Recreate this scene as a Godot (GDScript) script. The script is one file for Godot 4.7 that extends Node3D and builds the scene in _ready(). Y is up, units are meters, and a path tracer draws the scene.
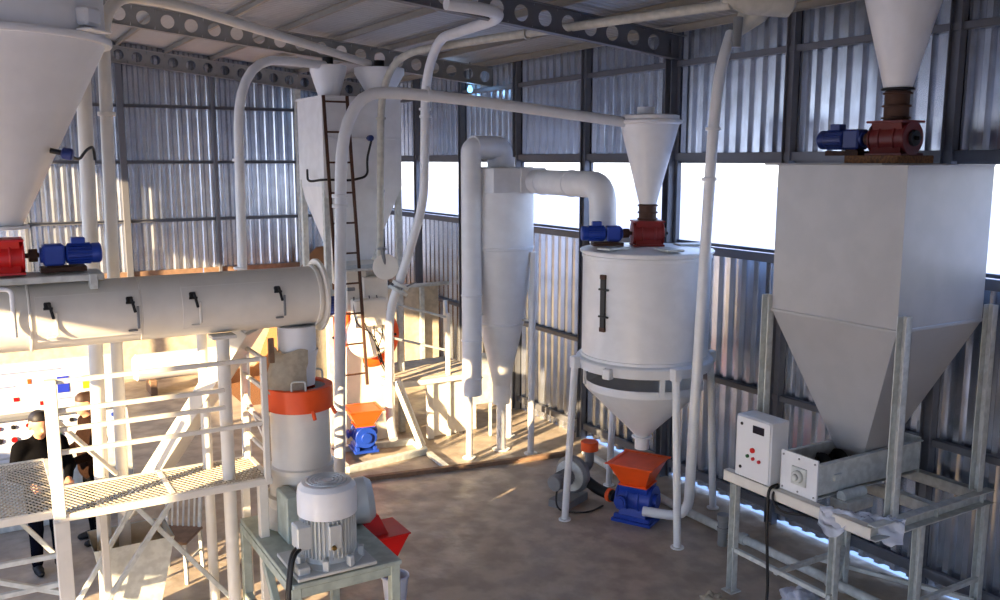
extends Node3D
# ------------------------------------------------------------------ helpers
var M := {}
var sg := 1
var loc := false
var used := {}

func V(x, y, z) -> Vector3: return Vector3(x, y, z)
func S() -> SurfaceTool:
	var st := SurfaceTool.new()
	st.begin(Mesh.PRIMITIVE_TRIANGLES)
	return st
func numbered(n: String) -> String:
	if not used.has(n):
		used[n] = 0
		return n
	used[n] += 1
	return "%s_%03d" % [n, used[n]]
func thing(called: String, label: String, category: String, at := Vector3.ZERO, turn := 0.0, group := "") -> Node3D:
	var o := Node3D.new()
	o.name = numbered(called)
	add_child(o)
	o.position = at
	o.rotation.y = turn
	o.set_meta("label", label)
	o.set_meta("category", category)
	if group != "": o.set_meta("group", group)
	return o
func struct_node(called: String) -> Node3D:
	var o := Node3D.new()
	o.name = called
	add_child(o)
	o.set_meta("kind", "structure")
	return o
func chain(n) -> Transform3D:
	var t := Transform3D()
	while n != null and n != self:
		t = n.transform * t
		n = n.get_parent()
	return t
func part(called: String, st: SurfaceTool, m: Material, parent: Node) -> MeshInstance3D:
	st.generate_normals()
	var o := MeshInstance3D.new()
	o.mesh = st.commit()
	o.material_override = m
	o.name = called
	o.cast_shadow = GeometryInstance3D.SHADOW_CASTING_SETTING_ON
	parent.add_child(o, true)
	if not loc: o.transform = chain(parent).affine_inverse()
	return o
func share(called: String, mesh: Mesh, m: Material, parent: Node, xf: Transform3D) -> MeshInstance3D:
	var o := MeshInstance3D.new()
	o.mesh = mesh
	o.material_override = m
	o.name = called
	parent.add_child(o, true)
	o.transform = xf if loc else chain(parent).affine_inverse() * xf
	return o
func tri(st, a, b, c):
	st.add_vertex(a); st.add_vertex(b); st.add_vertex(c)
func quad(st, a, b, c, d):
	tri(st, a, b, c); tri(st, a, c, d)
func flat(st): st.set_smooth_group(-1)
func smooth(st):
	sg += 1
	st.set_smooth_group(sg)
# chamfered box; outward faces run clockwise
func box(st, c: Vector3, s: Vector3, b := 0.006, bs := Basis()):
	flat(st)
	var h := s * 0.5
	b = min(b, min(h.x, min(h.y, h.z)) * 0.6)
	for ax in 3:
		for sn in [-1.0, 1.0]:
			var u := (ax + 1) % 3
			var w := (ax + 2) % 3
			var q := []
			for k in [[-1, -1], [1, -1], [1, 1], [-1, 1]]:
				var p := Vector3.ZERO
				p[ax] = sn * h[ax]
				p[u] = k[0] * (h[u] - b)
				p[w] = k[1] * (h[w] - b)
				q.append(c + bs * p)
			if sn > 0: q.reverse()
			quad(st, q[0], q[1], q[2], q[3])
	for ax in 3:
		var u := (ax + 1) % 3
		var w := (ax + 2) % 3
		for su in [-1.0, 1.0]:
			for sw in [-1.0, 1.0]:
				var q := []
				for k in [[-1, 0], [1, 0], [1, 1], [-1, 1]]:
					var p := Vector3.ZERO
					p[ax] = k[0] * (h[ax] - b)
					p[u] = su * (h[u] - (b if k[1] == 0 else 0.0))
					p[w] = sw * (h[w] - (0.0 if k[1] == 0 else b))
					q.append(c + bs * p)
				if su * sw < 0: q.reverse()
				quad(st, q[0], q[1], q[2], q[3])
	for sx in [-1.0, 1.0]:
		for sy in [-1.0, 1.0]:
			for sz in [-1.0, 1.0]:
				var a := c + bs * V(sx * h.x, sy * (h.y - b), sz * (h.z - b))
				var d := c + bs * V(sx * (h.x - b), sy * h.y, sz * (h.z - b))
				var e := c + bs * V(sx * (h.x - b), sy * (h.y - b), sz * h.z)
				if sx * sy * sz > 0: tri(st, a, e, d)
				else: tri(st, a, d, e)
func aim(d: Vector3) -> Basis:   # a basis whose z runs along d
	d = d.normalized()
	var up := Vector3.UP if abs(d.y) < 0.95 else Vector3.BACK
	var x := up.cross(d).normalized()
	return Basis(x, d.cross(x), d)
func bar(st, a: Vector3, b: Vector3, w: float, h: float, bev := 0.004):
	box(st, (a + b) * 0.5, V(w, h, a.distance_to(b)), bev, aim(b - a))
# C channel along a-b: web and two flanges; open towards +x of aim()
func channel(st, a: Vector3, b: Vector3, w: float, h: float, side := 1.0, t := 0.008):
	var bs := aim(b - a)
	var c := (a + b) * 0.5
	var l := a.distance_to(b)
	box(st, c - bs.x * side * (w * 0.5 - t * 0.5), V(t, h, l), 0.002, bs)
	box(st, c + bs.y * (h * 0.5 - t * 0.5), V(w, t, l), 0.002, bs)
	box(st, c - bs.y * (h * 0.5 - t * 0.5), V(w, t, l), 0.002, bs)
func ring_pts(c: Vector3, bs: Basis, r: float, n: int) -> Array:
	var o := []
	for i in n:
		var a := TAU * i / n
		o.append(c + bs.x * cos(a) * r + bs.y * sin(a) * r)
	return o
func rounded(pts: Array, rad: float, n := 7) -> Array:
	var o := [pts[0]]
	for i in range(1, pts.size() - 1):
		var p: Vector3 = pts[i]
		var a: Vector3 = pts[i - 1]
		var b: Vector3 = pts[i + 1]
		var da: float = min(rad, p.distance_to(a) * 0.48)
		var db: float = min(rad, p.distance_to(b) * 0.48)
		var s := p + (a - p).normalized() * da
		var e := p + (b - p).normalized() * db
		for k in n + 1:
			var t := float(k) / n
			o.append(s.lerp(p, t).lerp(p.lerp(e, t), t))
	o.append(pts[-1])
	return o
func tube(st, pts: Array, r: float, n := 14, caps := true):
	var d: Vector3 = (pts[1] - pts[0]).normalized()
	var bs := aim(d)
	var prev := []
	smooth(st)
	for i in pts.size():
		var nd: Vector3
		if i == 0: nd = d
		elif i == pts.size() - 1: nd = (pts[i] - pts[i - 1]).normalized()
		else: nd = ((pts[i] - pts[i - 1]).normalized() + (pts[i + 1] - pts[i]).normalized()).normalized()
		var ax := bs.z.cross(nd)
		if ax.length() > 0.00001: bs = Basis(ax.normalized(), bs.z.angle_to(nd)) * bs
		var ring := ring_pts(pts[i], bs, r, n)
		if i > 0:
			for k in n: quad(st, prev[k], ring[k], ring[(k + 1) % n], prev[(k + 1) % n])
		elif caps:
			flat(st)
			for k in n: tri(st, pts[0], ring[k], ring[(k + 1) % n])
			smooth(st)
		prev = ring
	if caps:
		flat(st)
		for k in n: tri(st, pts[-1], prev[(k + 1) % n], prev[k])
func rod(st, a: Vector3, b: Vector3, r: float, n := 12): tube(st, [a, b], r, n)
# profile of (radius, height) pairs turned about the y axis of xf
func lathe(st, prof: Array, xf := Transform3D(), n := 32, from := 0.0, sweep := TAU):
	var last := Vector2.ZERO
	for i in prof.size() - 1:
		var p: Vector2 = prof[i]
		var q: Vector2 = prof[i + 1]
		if p.distance_to(q) < 0.00001: continue
		var d := (q - p).normalized()
		if last == Vector2.ZERO or d.dot(last) < 0.85: smooth(st)
		last = d
		for k in n:
			var a0 := from + sweep * k / n
			var a1 := from + sweep * (k + 1) / n
			var v0 := xf * V(cos(a0) * p.x, p.y, sin(a0) * p.x)
			var v1 := xf * V(cos(a1) * p.x, p.y, sin(a1) * p.x)
			var v2 := xf * V(cos(a1) * q.x, q.y, sin(a1) * q.x)
			var v3 := xf * V(cos(a0) * q.x, q.y, sin(a0) * q.x)
			if p.x < 0.00001: tri(st, v0, v3, v2)
			elif q.x < 0.00001: tri(st, v0, v2, v1)
			else: quad(st, v0, v3, v2, v1)
func upto(p: Vector3, d := Vector3.UP) -> Transform3D:   # y axis of the lathe along d
	var b := aim(d)
	return Transform3D(Basis(b.x, b.z, -b.y), p)
func disc(st, c: Vector3, d: Vector3, r: float, t: float, n := 28, b := 0.004):
	lathe(st, [Vector2(0, -t * .5), Vector2(r - b, -t * .5), Vector2(r, -t * .5 + b), Vector2(r, t * .5 - b), Vector2(r - b, t * .5), Vector2(0, t * .5)], upto(c, d), n)
# rectangle at height y0 to rectangle at height y1: [cx, cz, hx, hz, y]
func loft(st, a: Array, b: Array, top := true, bottom := true):
	flat(st)
	var f := func(r): return [V(r[0] - r[2], r[4], r[1] - r[3]), V(r[0] + r[2], r[4], r[1] - r[3]), V(r[0] + r[2], r[4], r[1] + r[3]), V(r[0] - r[2], r[4], r[1] + r[3])]
	var p: Array = f.call(a)
	var q: Array = f.call(b)
	for k in 4: quad(st, p[k], p[(k + 1) % 4], q[(k + 1) % 4], q[k])
	if bottom: quad(st, p[3], p[2], p[1], p[0])
	if top: quad(st, q[0], q[1], q[2], q[3])
# corrugated sheet of trapezoid ribs, closed behind
func sheet(st, o: Vector3, u: Vector3, v: Vector3, n: Vector3, l: float, h: float, pitch := 0.193, dep := 0.05):
	flat(st)
	var k: int = max(1, int(round(l / pitch)))
	var pt := l / k
	var pr := []
	for i in k:
		for s in [[0.0, 0.0], [0.34, 0.0], [0.52, 1.0], [0.82, 1.0]]: pr.append(Vector2((i + s[0]) * pt, s[1] * dep))
	pr.append(Vector2(l, 0))
	for i in pr.size() - 1:
		var a: Vector3 = o + u * pr[i].x + n * pr[i].y
		var b: Vector3 = o + u * pr[i + 1].x + n * pr[i + 1].y
		quad(st, a, a + v * h, b + v * h, b)
		var a2: Vector3 = a - n * (pr[i].y + .012)
		var b2: Vector3 = b - n * (pr[i + 1].y + .012)
		quad(st, a + v * h, a2 + v * h, b2 + v * h, b + v * h)
		quad(st, a, b, b2, a2)
	var p0 := o - n * .012
	var p1 := o + u * l - n * .012
	quad(st, p0, p1, p1 + v * h, p0 + v * h)
# beam web with round holes, flanges above and below
func castellated(st, a: Vector3, b: Vector3, h: float, hole: float, cell: float):
	var d := (b - a).normalized()
	var side := d.cross(Vector3.UP).normalized()
	var up := side.cross(d).normalized()
	var l := a.distance_to(b)
	var k := int(round(l / cell))
	cell = l / k
	var t := .006
	box(st, (a + b) * .5 + up * (h - .006), V(.11, .012, l), .002, aim(d))
	box(st, (a + b) * .5 + up * .006, V(.11, .012, l), .002, aim(d))
	flat(st)
	for i in k:
		var c := a + d * (i + .5) * cell + up * h * .5
		var n := 16
		for j in n:
			var pts := []
			for e in [0, 1]:
				var an: float = TAU * (j + e) / n
				var dir := Vector2(cos(an), sin(an))
				var m: float = min(cell * .5 / max(abs(dir.x), .0001), h * .5 / max(abs(dir.y), .0001))
				pts.append([c + (d * dir.x + up * dir.y) * hole, c + (d * dir.x + up * dir.y) * m])
			for s in [-1.0, 1.0]:
				var of: Vector3 = side * s * t
				if s > 0: quad(st, pts[0][0] + of, pts[1][0] + of, pts[1][1] + of, pts[0][1] + of)
				else: quad(st, pts[0][0] + of, pts[0][1] + of, pts[1][1] + of, pts[1][0] + of)
			quad(st, pts[0][0] - side * t, pts[1][0] - side * t, pts[1][0] + side * t, pts[0][0] + side * t)
# ------------------------------------------------------------------ materials
var noise_tex := {}
func ntex(key: String, freq: float, lo: float, hi: float, octaves := 4, sz := 512, stretch := 1.0, seed_ := 7) -> ImageTexture:
	if noise_tex.has(key): return noise_tex[key]
	var f := FastNoiseLite.new()
	f.seed = seed_
	f.frequency = freq
	f.fractal_octaves = octaves
	f.noise_type = FastNoiseLite.TYPE_SIMPLEX_SMOOTH
	var im := f.get_seamless_image(sz, int(sz / stretch))
	if stretch != 1.0: im.resize(sz, sz, Image.INTERPOLATE_CUBIC)
	im.convert(Image.FORMAT_RGBA8)
	for y in im.get_height():
		for x in im.get_width():
			var v: float = lerp(lo, hi, smoothstep(.2, .8, im.get_pixel(x, y).r))
			im.set_pixel(x, y, Color(v, v, v))
	var t := ImageTexture.create_from_image(im)
	noise_tex[key] = t
	return t
func mat(key: String, c: Color, rough: float, metal := 0.0, tex: ImageTexture = null, scale := 1.0, world := false) -> StandardMaterial3D:
	var m := StandardMaterial3D.new()
	m.resource_name = key
	m.albedo_color = c
	m.roughness = rough
	m.metallic = metal
	m.cull_mode = BaseMaterial3D.CULL_DISABLED
	if tex != null:
		m.albedo_texture = tex
		m.uv1_triplanar = true
		m.uv1_world_triplanar = world
		m.uv1_scale = Vector3.ONE * scale
	M[key] = m
	return m
func materials():
	var soft := ntex("soft", .012, .97, 1.0, 4)
	var dirt := ntex("dirt", .02, .90, 1.0, 5)
	var fine := ntex("fine", .05, .72, 1.0, 5, 512, 1.0, 11)
	mat("galv", Color(.80, .83, .88), .25, .92, ntex("galv", .02, .93, 1.0, 3, 512, 1.0, 3), .25, true)
	mat("roof_sheet", Color(.74, .75, .76), .42, .35, soft, .4, true)
	mat("steel", Color(.41, .42, .45), .5, .3, soft, .8, true)
	mat("purlin", Color(.60, .58, .54), .5, .25, soft, .8, true)
	mat("steel_grey", Color(.55, .55, .54), .5, .15, soft, .8, true)
	mat("white", Color(.88, .89, .90), .36, 0, soft, .6)
	mat("pipe", Color(.86, .87, .88), .32, 0, soft, .7)
	mat("pipe_dirty", Color(.76, .75, .70), .45, 0, dirt, .8)
	mat("deck_mesh", Color(.70, .67, .60), .5, 0, dirt, .8)
	mat("cream", Color(.88, .865, .825), .38, 0, soft, .6)
	mat("hopper", Color(.66, .665, .67), .33, 0, soft, .4)
	mat("stand", Color(.79, .81, .80), .45, 0, dirt, .8)
	mat("tan", Color(.80, .75, .66), .6, 0, dirt, .5)
	mat("grey", Color(.50, .51, .52), .45, .2, soft, .8)
	mat("motor", Color(.76, .78, .78), .4, .1, soft, .9)
	mat("pale_green", Color(.66, .71, .68), .5, 0, dirt, .6)
	mat("orange", Color(.95, .34, .08), .42, 0, soft, .8)
	mat("red", Color(.80, .08, .08), .38, 0, soft, .8)
	mat("brick_red", Color(.52, .13, .11), .45, 0, soft, .8)
	mat("maroon", Color(.40, .10, .09), .45, 0, soft, .8)
	mat("blue", Color(.10, .24, .62), .4, 0, soft, .8)
	mat("navy", Color(.12, .20, .46), .42, 0, soft, .8)
	mat("dark", Color(.09, .09, .10), .5, .2)
	mat("rubber", Color(.06, .06, .065), .6)
	mat("rust", Color(.30, .19, .13), .7, .1, dirt, 1.0)
	mat("wood", Color(.60, .40, .22), .65, 0, fine, 1.0)
	mat("plank", Color(.54, .43, .34), .75, 0, dirt, .7)
	mat("sawdust", Color(.62, .42, .25), .95, 0, fine, 1.5)
	mat("pellet", Color(.16, .12, .09), .9, 0, fine, 2.0)
	mat("brass", Color(.52, .42, .22), .4, .7)
	mat("chrome", Color(.75, .76, .78), .25, .9)
	mat("cloth", Color(.72, .68, .60), .9, 0, dirt, 1.2)
	mat("plastic", Color(.80, .82, .88), .3, 0, soft, 1.0)
	mat("black_cloth", Color(.055, .055, .065), .85, 0, fine, 2.0)
	mat("brown_cloth", Color(.17, .11, .08), .85, 0, fine, 2.0)
	mat("denim", Color(.06, .07, .12), .9, 0, fine, 2.0)
	for k in ["black_cloth", "brown_cloth", "denim"]: M[k].metallic_specular = .15
	mat("skin", Color(.80, .58, .46), .55)
	mat("hair_dark", Color(.07, .05, .045), .6)
	mat("hair_brown", Color(.22, .14, .09), .6)
	mat("panel_white", Color(.86, .87, .88), .35)
	mat("red_button", Color(.75, .05, .06), .3)
	mat("green_button", Color(.08, .35, .20), .3)
	mat("yellow", Color(.92, .78, .12), .5)
	mat("print_blue", Color(.13, .22, .72), .5)
	mat("print_line", Color(.45, .50, .66), .5)
	mat("lcd", Color(.05, .06, .16), .15)
	mat("ground", Color(.68, .70, .73), .9, 0, dirt, .1, true)
	var fm := mat("floor", Color(.70, .645, .58), .62, 0, ntex("floor", .014, .86, 1.0, 6, 1024, 1.0, 21), .16, true)
	fm.roughness_texture = ntex("floor_rough", .02, .6, 1.0, 4, 512, 1.0, 5)
	fm.normal_enabled = true
	var b := FastNoiseLite.new()
	b.seed = 9
	b.frequency = .06
	b.fractal_octaves = 5
	var bi := b.get_seamless_image(512, 512)
	bi.convert(Image.FORMAT_RGBA8)
	bi.bump_map_to_normal_map(1.5)
	fm.normal_texture = ImageTexture.create_from_image(bi)
	fm.normal_scale = .35
	var g := StandardMaterial3D.new()
	g.transparency = BaseMaterial3D.TRANSPARENCY_ALPHA
	g.albedo_color = Color(.95, .97, 1.0, .08)
	g.roughness = .02
	g.cull_mode = BaseMaterial3D.CULL_DISABLED
	M["glass"] = g
	var wr := StandardMaterial3D.new()
	wr.transparency = BaseMaterial3D.TRANSPARENCY_ALPHA
	wr.albedo_color = Color(.85, .88, .95, .6)
	wr.roughness = .2
	wr.cull_mode = BaseMaterial3D.CULL_DISABLED
	M["wrap"] = wr
	var bl := StandardMaterial3D.new()
	bl.albedo_color = Color(.6, .8, 1)
	bl.emission_enabled = true
	bl.emission = Color(.45, .75, 1)
	bl.emission_energy_multiplier = .6
	M["bulb"] = bl
# ------------------------------------------------------------------ shared machines (local axes)
# electric motor lying along +z from the origin of its shaft end; returns the housing
func motor(parent: Node, at: Vector3, dir: Vector3, r: float, l: float, m: Material, fan: Material) -> MeshInstance3D:
	var st := S()
	var xf := upto(at, dir)
	lathe(st, [Vector2(0, 0), Vector2(r * .6, 0), Vector2(r * .95, l * .06), Vector2(r * .95, l * .74), Vector2(r * .9, l * .76), Vector2(0, l * .76)], xf, 24)
	var n := 18
	for i in n:
		var a := TAU * i / n
		var rad := V(cos(a), 0, sin(a))
		var bs := Basis(rad, Vector3.UP, rad.cross(Vector3.UP))
		box(st, xf * (rad * r * 1.0 + Vector3.UP * l * .4), V(r * .16, l * .62, r * .06), .001, xf.basis * bs)
	var o := part("motor_housing", st, m, parent)
	st = S()
	lathe(st, [Vector2(r * .98, l * .74), Vector2(r * 1.02, l * .76), Vector2(r * 1.02, l * .95), Vector2(r * .9, l), Vector2(r * .3, l), Vector2(0, l * .99)], xf, 24)
	part("fan_cover", st, fan, o)
	return o
# star valve along local z: body between flanges, geared motor towards -z
func rotary_valve(called: String, label: String, at: Vector3, turn: float, k: float, red: Material, blu: Material, with_neck: float):
	var t := thing(called, label, "valve", at, turn)
	loc = true
	var st := S()
	var cy := .17 * k
	lathe(st, [Vector2(0, -.19 * k), Vector2(.155 * k, -.19 * k), Vector2(.155 * k, .19 * k), Vector2(0, .19 * k)], upto(V(0, cy, 0), Vector3.BACK), 26)
	loft(st, [0, 0, .15 * k, .17 * k, 0.02 * k], [0, 0, .10 * k, .17 * k, cy])
	loft(st, [0, 0, .10 * k, .17 * k, cy], [0, 0, .15 * k, .17 * k, .33 * k])
	var body := part("valve_body", st, red, t)
	st = S()
	for z in [-.2, -.085, .085, .2]:
		disc(st, V(0, cy, z * k), Vector3.BACK, .168 * k, .022 * k, 26)
	part("rib", st, red, body)
	st = S()
	box(st, V(0, .012 * k, 0), V(.36 * k, .024 * k, .42 * k), .003)
	part("bottom_flange", st, red, t)
	st = S()
	box(st, V(0, .335 * k, 0), V(.36 * k, .024 * k, .42 * k), .003)
	part("top_flange", st, red, t)
	st = S()
	disc(st, V(0, cy, .225 * k), Vector3.BACK, .08 * k, .04 * k, 18)
	rod(st, V(0, cy, .22 * k), V(0, cy, .29 * k), .022 * k)
	part("bearing", st, M.dark, t)
	st = S()
	rod(st, V(0, cy, -.2 * k), V(0, cy, -.38 * k), .025 * k)
	disc(st, V(0, cy, -.29 * k), Vector3.BACK, .065 * k, .08 * k, 16)
	part("coupling", st, M.rust, t)
	st = S()
	box(st, V(0, cy, -.47 * k), V(.19 * k, .21 * k, .2 * k), .02 * k)
	disc(st, V(0, cy, -.37 * k), Vector3.BACK, .08 * k, .05 * k, 18)
	part("gearbox", st, blu, t)
	var mo := motor(t, V(0, cy, -.57 * k), Vector3.FORWARD, .1 * k, .34 * k, blu, blu)
	st = S()
	box(st, V(0, cy + .13 * k, -.7 * k), V(.11 * k, .07 * k, .13 * k), .008)
	part("terminal_box", st, blu, mo)
	st = S()
	box(st, V(0, .025 * k, -.55 * k), V(.24 * k, .05 * k, .42 * k), .004)
	box(st, V(0, .05 * k, -.47 * k), V(.14 * k, .05 * k, .14 * k), .004)
	part("motor_bracket", st, M.rust, t)
	if with_neck > 0:
		st = S()
		lathe(st, [Vector2(.12 * k, .345 * k), Vector2(.12 * k, .345 * k + with_neck), Vector2(.10 * k, .345 * k + with_neck), Vector2(.1 * k, .345 * k)], Transform3D(), 22)
		for q in [.1, .5, .92]: disc(st, V(0, .345 * k + with_neck * q, 0), Vector3.UP, .14 * k, .018, 22)
		part("neck", st, M.rust, t)
	loc = false
	return t
# orange inlet box over a blue blow-through feeder, on the floor
func airlock_feeder(label: String, at: Vector3, turn: float, k: float):
	var t := thing("airlock_feeder", label, "feeder", at, turn)
	loc = true
	var st := S()
	box(st, V(0, .02, 0), V(.42 * k, .04, .5 * k), .004)
	box(st, V(-.15 * k, .06, 0), V(.06 * k, .06, .46 * k), .004)
	box(st, V(.15 * k, .06, 0), V(.06 * k, .06, .46 * k), .004)
	part("base", st, M.blue, t)
	st = S()
	lathe(st, [Vector2(0, -.2 * k), Vector2(.17 * k, -.2 * k), Vector2(.17 * k, .2 * k), Vector2(0, .2 * k)], upto(V(0, .27 * k, 0), Vector3.BACK), 26)
	loft(st, [0, 0, .17 * k, .17 * k, .08], [0, 0, .13 * k, .17 * k, .2 * k])
	loft(st, [0, 0, .12 * k, .17 * k, .3 * k], [0, 0, .16 * k, .18 * k, .46 * k])
	var b := part("feeder_body", st, M.blue, t)
	st = S()
	for z in [-.21, -.07, .07, .21]: disc(st, V(0, .27 * k, z * k), Vector3.BACK, .185 * k, .025 * k, 26)
	disc(st, V(0, .27 * k, .24 * k), Vector3.BACK, .09 * k, .05 * k, 18)
	part("rib", st, M.blue, b)
	st = S()
	loft(st, [0, 0, .14 * k, .15 * k, .46 * k], [0, 0, .29 * k, .27 * k, .74 * k], false, false)
	loft(st, [0, 0, .13 * k, .14 * k, .47 * k], [0, 0, .275 * k, .255 * k, .735 * k], false, true)
	box(st, V(0, .46 * k, 0), V(.34 * k, .02, .36 * k), .003)
	var h := part("inlet_box", st, M.orange, t)
	st = S()
	for s in [-1, 1]:
		box(st, V(s * .285 * k, .74 * k, 0), V(.05 * k, .015, .6 * k), .003)
		box(st, V(0, .74 * k, s * .262 * k), V(.52 * k, .015, .05 * k), .003)
	box(st, V(0, .735 * k, 0), V(.5 * k, .012, .48 * k), .003)
	part("lid", st, M.orange, h)
	for s in [-1, 1]:
		st = S()
		rod(st, V(.27 * k * s, .27 * k, -.12 * k), V(.17 * k * s, .27 * k, -.12 * k), .055 * k)
		disc(st, V(.24 * k * s, .27 * k, -.12 * k), Vector3.RIGHT, .08 * k, .03, 18)
		part("pipe_stub", st, M.blue, t)
	loc = false
	return t
func level_sensor(label: String, at: Vector3, dir: Vector3):
	var t := thing("level_sensor", label, "sensor", at)
	var st := S()
	rod(st, at, at + dir * .09, .02)
	part("stem", st, M.dark, t)
	st = S()
	disc(st, at + dir * .12, dir, .045, .08, 18, .01)
	part("sensor_head", st, M.navy, t)
# ------------------------------------------------------------------ figures: smooth fields meshed as surface nets
func field_mesh(st, caps: Array, cell: float, blend: float):
	var lo := Vector3.INF
	var hi := -Vector3.INF
	for c in caps:
		for e in [[c[0], c[2]], [c[1], c[3]]]:
			lo = lo.min(e[0] - Vector3.ONE * (e[1] + cell * 2 + .02))
			hi = hi.max(e[0] + Vector3.ONE * (e[1] + cell * 2 + .02))
	var n := Vector3i((hi - lo) / cell) + Vector3i.ONE * 2
	var val := PackedFloat32Array()
	val.resize(n.x * n.y * n.z)
	val.fill(9.0)
	for c in caps:
		var a: Vector3 = c[0]
		var b: Vector3 = c[1]
		var ra: float = c[2]
		var rb: float = c[3]
		var m: float = max(ra, rb) + blend + cell * 2
		var i0 := Vector3i((a.min(b) - Vector3.ONE * m - lo) / cell).clamp(Vector3i.ZERO, n - Vector3i.ONE)
		var i1 := Vector3i((a.max(b) + Vector3.ONE * m - lo) / cell).clamp(Vector3i.ZERO, n - Vector3i.ONE)
		var ab := b - a
		var q: float = max(ab.length_squared(), .000001)
		for z in range(i0.z, i1.z + 1):
			for y in range(i0.y, i1.y + 1):
				for x in range(i0.x, i1.x + 1):
					var p := lo + V(x, y, z) * cell
					var t: float = clamp((p - a).dot(ab) / q, 0.0, 1.0)
					var d: float = p.distance_to(a + ab * t) - lerp(ra, rb, t)
					var id := (z * n.y + y) * n.x + x
					var w := val[id]
					var h: float = clamp(.5 + .5 * (w - d) / blend, 0.0, 1.0)
					val[id] = lerp(w, d, h) - blend * h * (1.0 - h) if w < 8.0 else d
	var vert := {}
	var off := [0, 1, n.x, n.x + 1, n.x * n.y, n.x * n.y + 1, n.x * n.y + n.x, n.x * n.y + n.x + 1]
	for z in n.z - 1:
		for y in n.y - 1:
			for x in n.x - 1:
				var id := (z * n.y + y) * n.x + x
				var inside := 0
				for o in off:
					if val[id + o] < 0: inside += 1
				if inside == 0 or inside == 8: continue
				var sum := Vector3.ZERO
				var cnt := 0
				for e in [[0, 1], [2, 3], [4, 5], [6, 7], [0, 2], [1, 3], [4, 6], [5, 7], [0, 4], [1, 5], [2, 6], [3, 7]]:
					var va := val[id + off[e[0]]]
					var vb := val[id + off[e[1]]]
					if (va < 0) == (vb < 0): continue
					var pa := V(e[0] & 1, (e[0] >> 1) & 1, e[0] >> 2)
					var pb := V(e[1] & 1, (e[1] >> 1) & 1, e[1] >> 2)
					sum += pa.lerp(pb, va / (va - vb))
					cnt += 1
				vert[id] = lo + (V(x, y, z) + sum / cnt) * cell
	smooth(st)
	var stp := [1, n.x, n.x * n.y]
	for id in vert:
		for ax in 3:
			var va := val[id]
			var vb: float = val[id + stp[ax]]
			if (va < 0) == (vb < 0): continue
			var u: int = stp[(ax + 1) % 3]
			var w: int = stp[(ax + 2) % 3]
			if not (vert.has(id - u) and vert.has(id - w) and vert.has(id - u - w)): continue
			if va < 0: quad(st, vert[id], vert[id - w], vert[id - u - w], vert[id - u])
			else: quad(st, vert[id], vert[id - u], vert[id - u - w], vert[id - w])
func person(label: String, at: Vector3, turn: float, top: Material, trousers: Material, hair: Material, tilt: float, arms: float):
	# local: faces +z, feet at y 0, 1.74 m
	var t := thing("person", label, "person", at, turn, "")
	loc = true
	var hc := V(0, 1.60, .02 + tilt * .06)
	var st := S()
	var f := V(0, -tilt * .35, 1).normalized()
	var caps := [[V(0, 1.42, -.01), hc - V(0, .06, 0), .058, .055], [hc + V(0, .03, -.015), hc + V(0, .025, .01), .095, .09], [hc - V(0, .05, -.03), hc + V(0, .02, .03), .06, .075], [hc + f * .085 + V(0, .01, 0), hc + f * .115 - V(0, .025, 0), .012, .016]]
	for s in [-1.0, 1.0]:
		caps.append([hc + V(s * .092, .0, -.005), hc + V(s * .095, -.03, -.01), .018, .014])
		# hands in front, palm and fingers
		var w := V(s * .17, 1.02 + arms * .08, .30)
		caps.append([w, w + V(-s * .02, -.01, .06), .032, .036])
		for k in 4: caps.append([w + V(s * (.02 - k * .018), -.01, .07), w + V(s * (.012 - k * .016), -.035, .13 - abs(k - 1.5) * .008), .011, .009])
		caps.append([w + V(-s * .03, 0, .04), w + V(-s * .065, -.015, .085), .013, .011])
	field_mesh(st, caps, .011, .018)
	var body := part("body", st, M.skin, t)
	st = S()
	for s in [-1.0, 1.0]:
		disc(st, hc + f * .098 + V(s * .033, .022, -.012), f, .012, .012, 10)
	part("eye", st, M.hair_dark, body)
	st = S()
	field_mesh(st, [[hc + V(0, .055, -.035), hc + V(0, .065, .015), .095, .085], [hc + V(0, -.03, -.07), hc + V(0, .05, -.05), .06, .08]], .014, .03)
	part("hair", st, hair, t)
	st = S()
	caps = [[V(0, .92, 0), V(0, 1.22, 0), .155, .16], [V(-.07, 1.2, -.01), V(.07, 1.2, -.01), .14, .14], [V(-.14, 1.38, -.01), V(.14, 1.38, -.01), .075, .075], [V(0, 1.40, -.01), V(0, 1.45, 0), .075, .068], [V(-.06, .86, 0), V(.06, .86, 0), .13, .13]]
	for s in [-1.0, 1.0]:
		caps.append([V(s * .2, 1.37, 0), V(s * .27, 1.10, .02), .072, .055])
		caps.append([V(s * .27, 1.10, .02), V(s * .175, 1.025 + arms * .08, .28), .055, .043])
	field_mesh(st, caps, .018, .05)
	part("jacket", st, top, t)
	st = S()
	caps = [[V(-.07, .86, 0), V(.07, .86, 0), .115, .115]]
	for s in [-1.0, 1.0]:
		caps.append([V(s * .09, .84, 0), V(s * .105, .47, .015), .095, .068])
		caps.append([V(s * .105, .47, .015), V(s * .11, .1, -.01), .068, .056])
	field_mesh(st, caps, .018, .03)
	part("trousers", st, trousers, t)
	for s in [-1.0, 1.0]:
		st = S()
		field_mesh(st, [[V(s * .11, .045, -.04), V(s * .12, .045, .06), .045, .045], [V(s * .12, .045, .06), V(s * .125, .038, .15), .045, .036], [V(s * .11, .1, -.02), V(s * .11, .05, -.02), .045, .045]], .016, .02)
		part("shoe", st, M.rubber, t)
	loc = false
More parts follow.
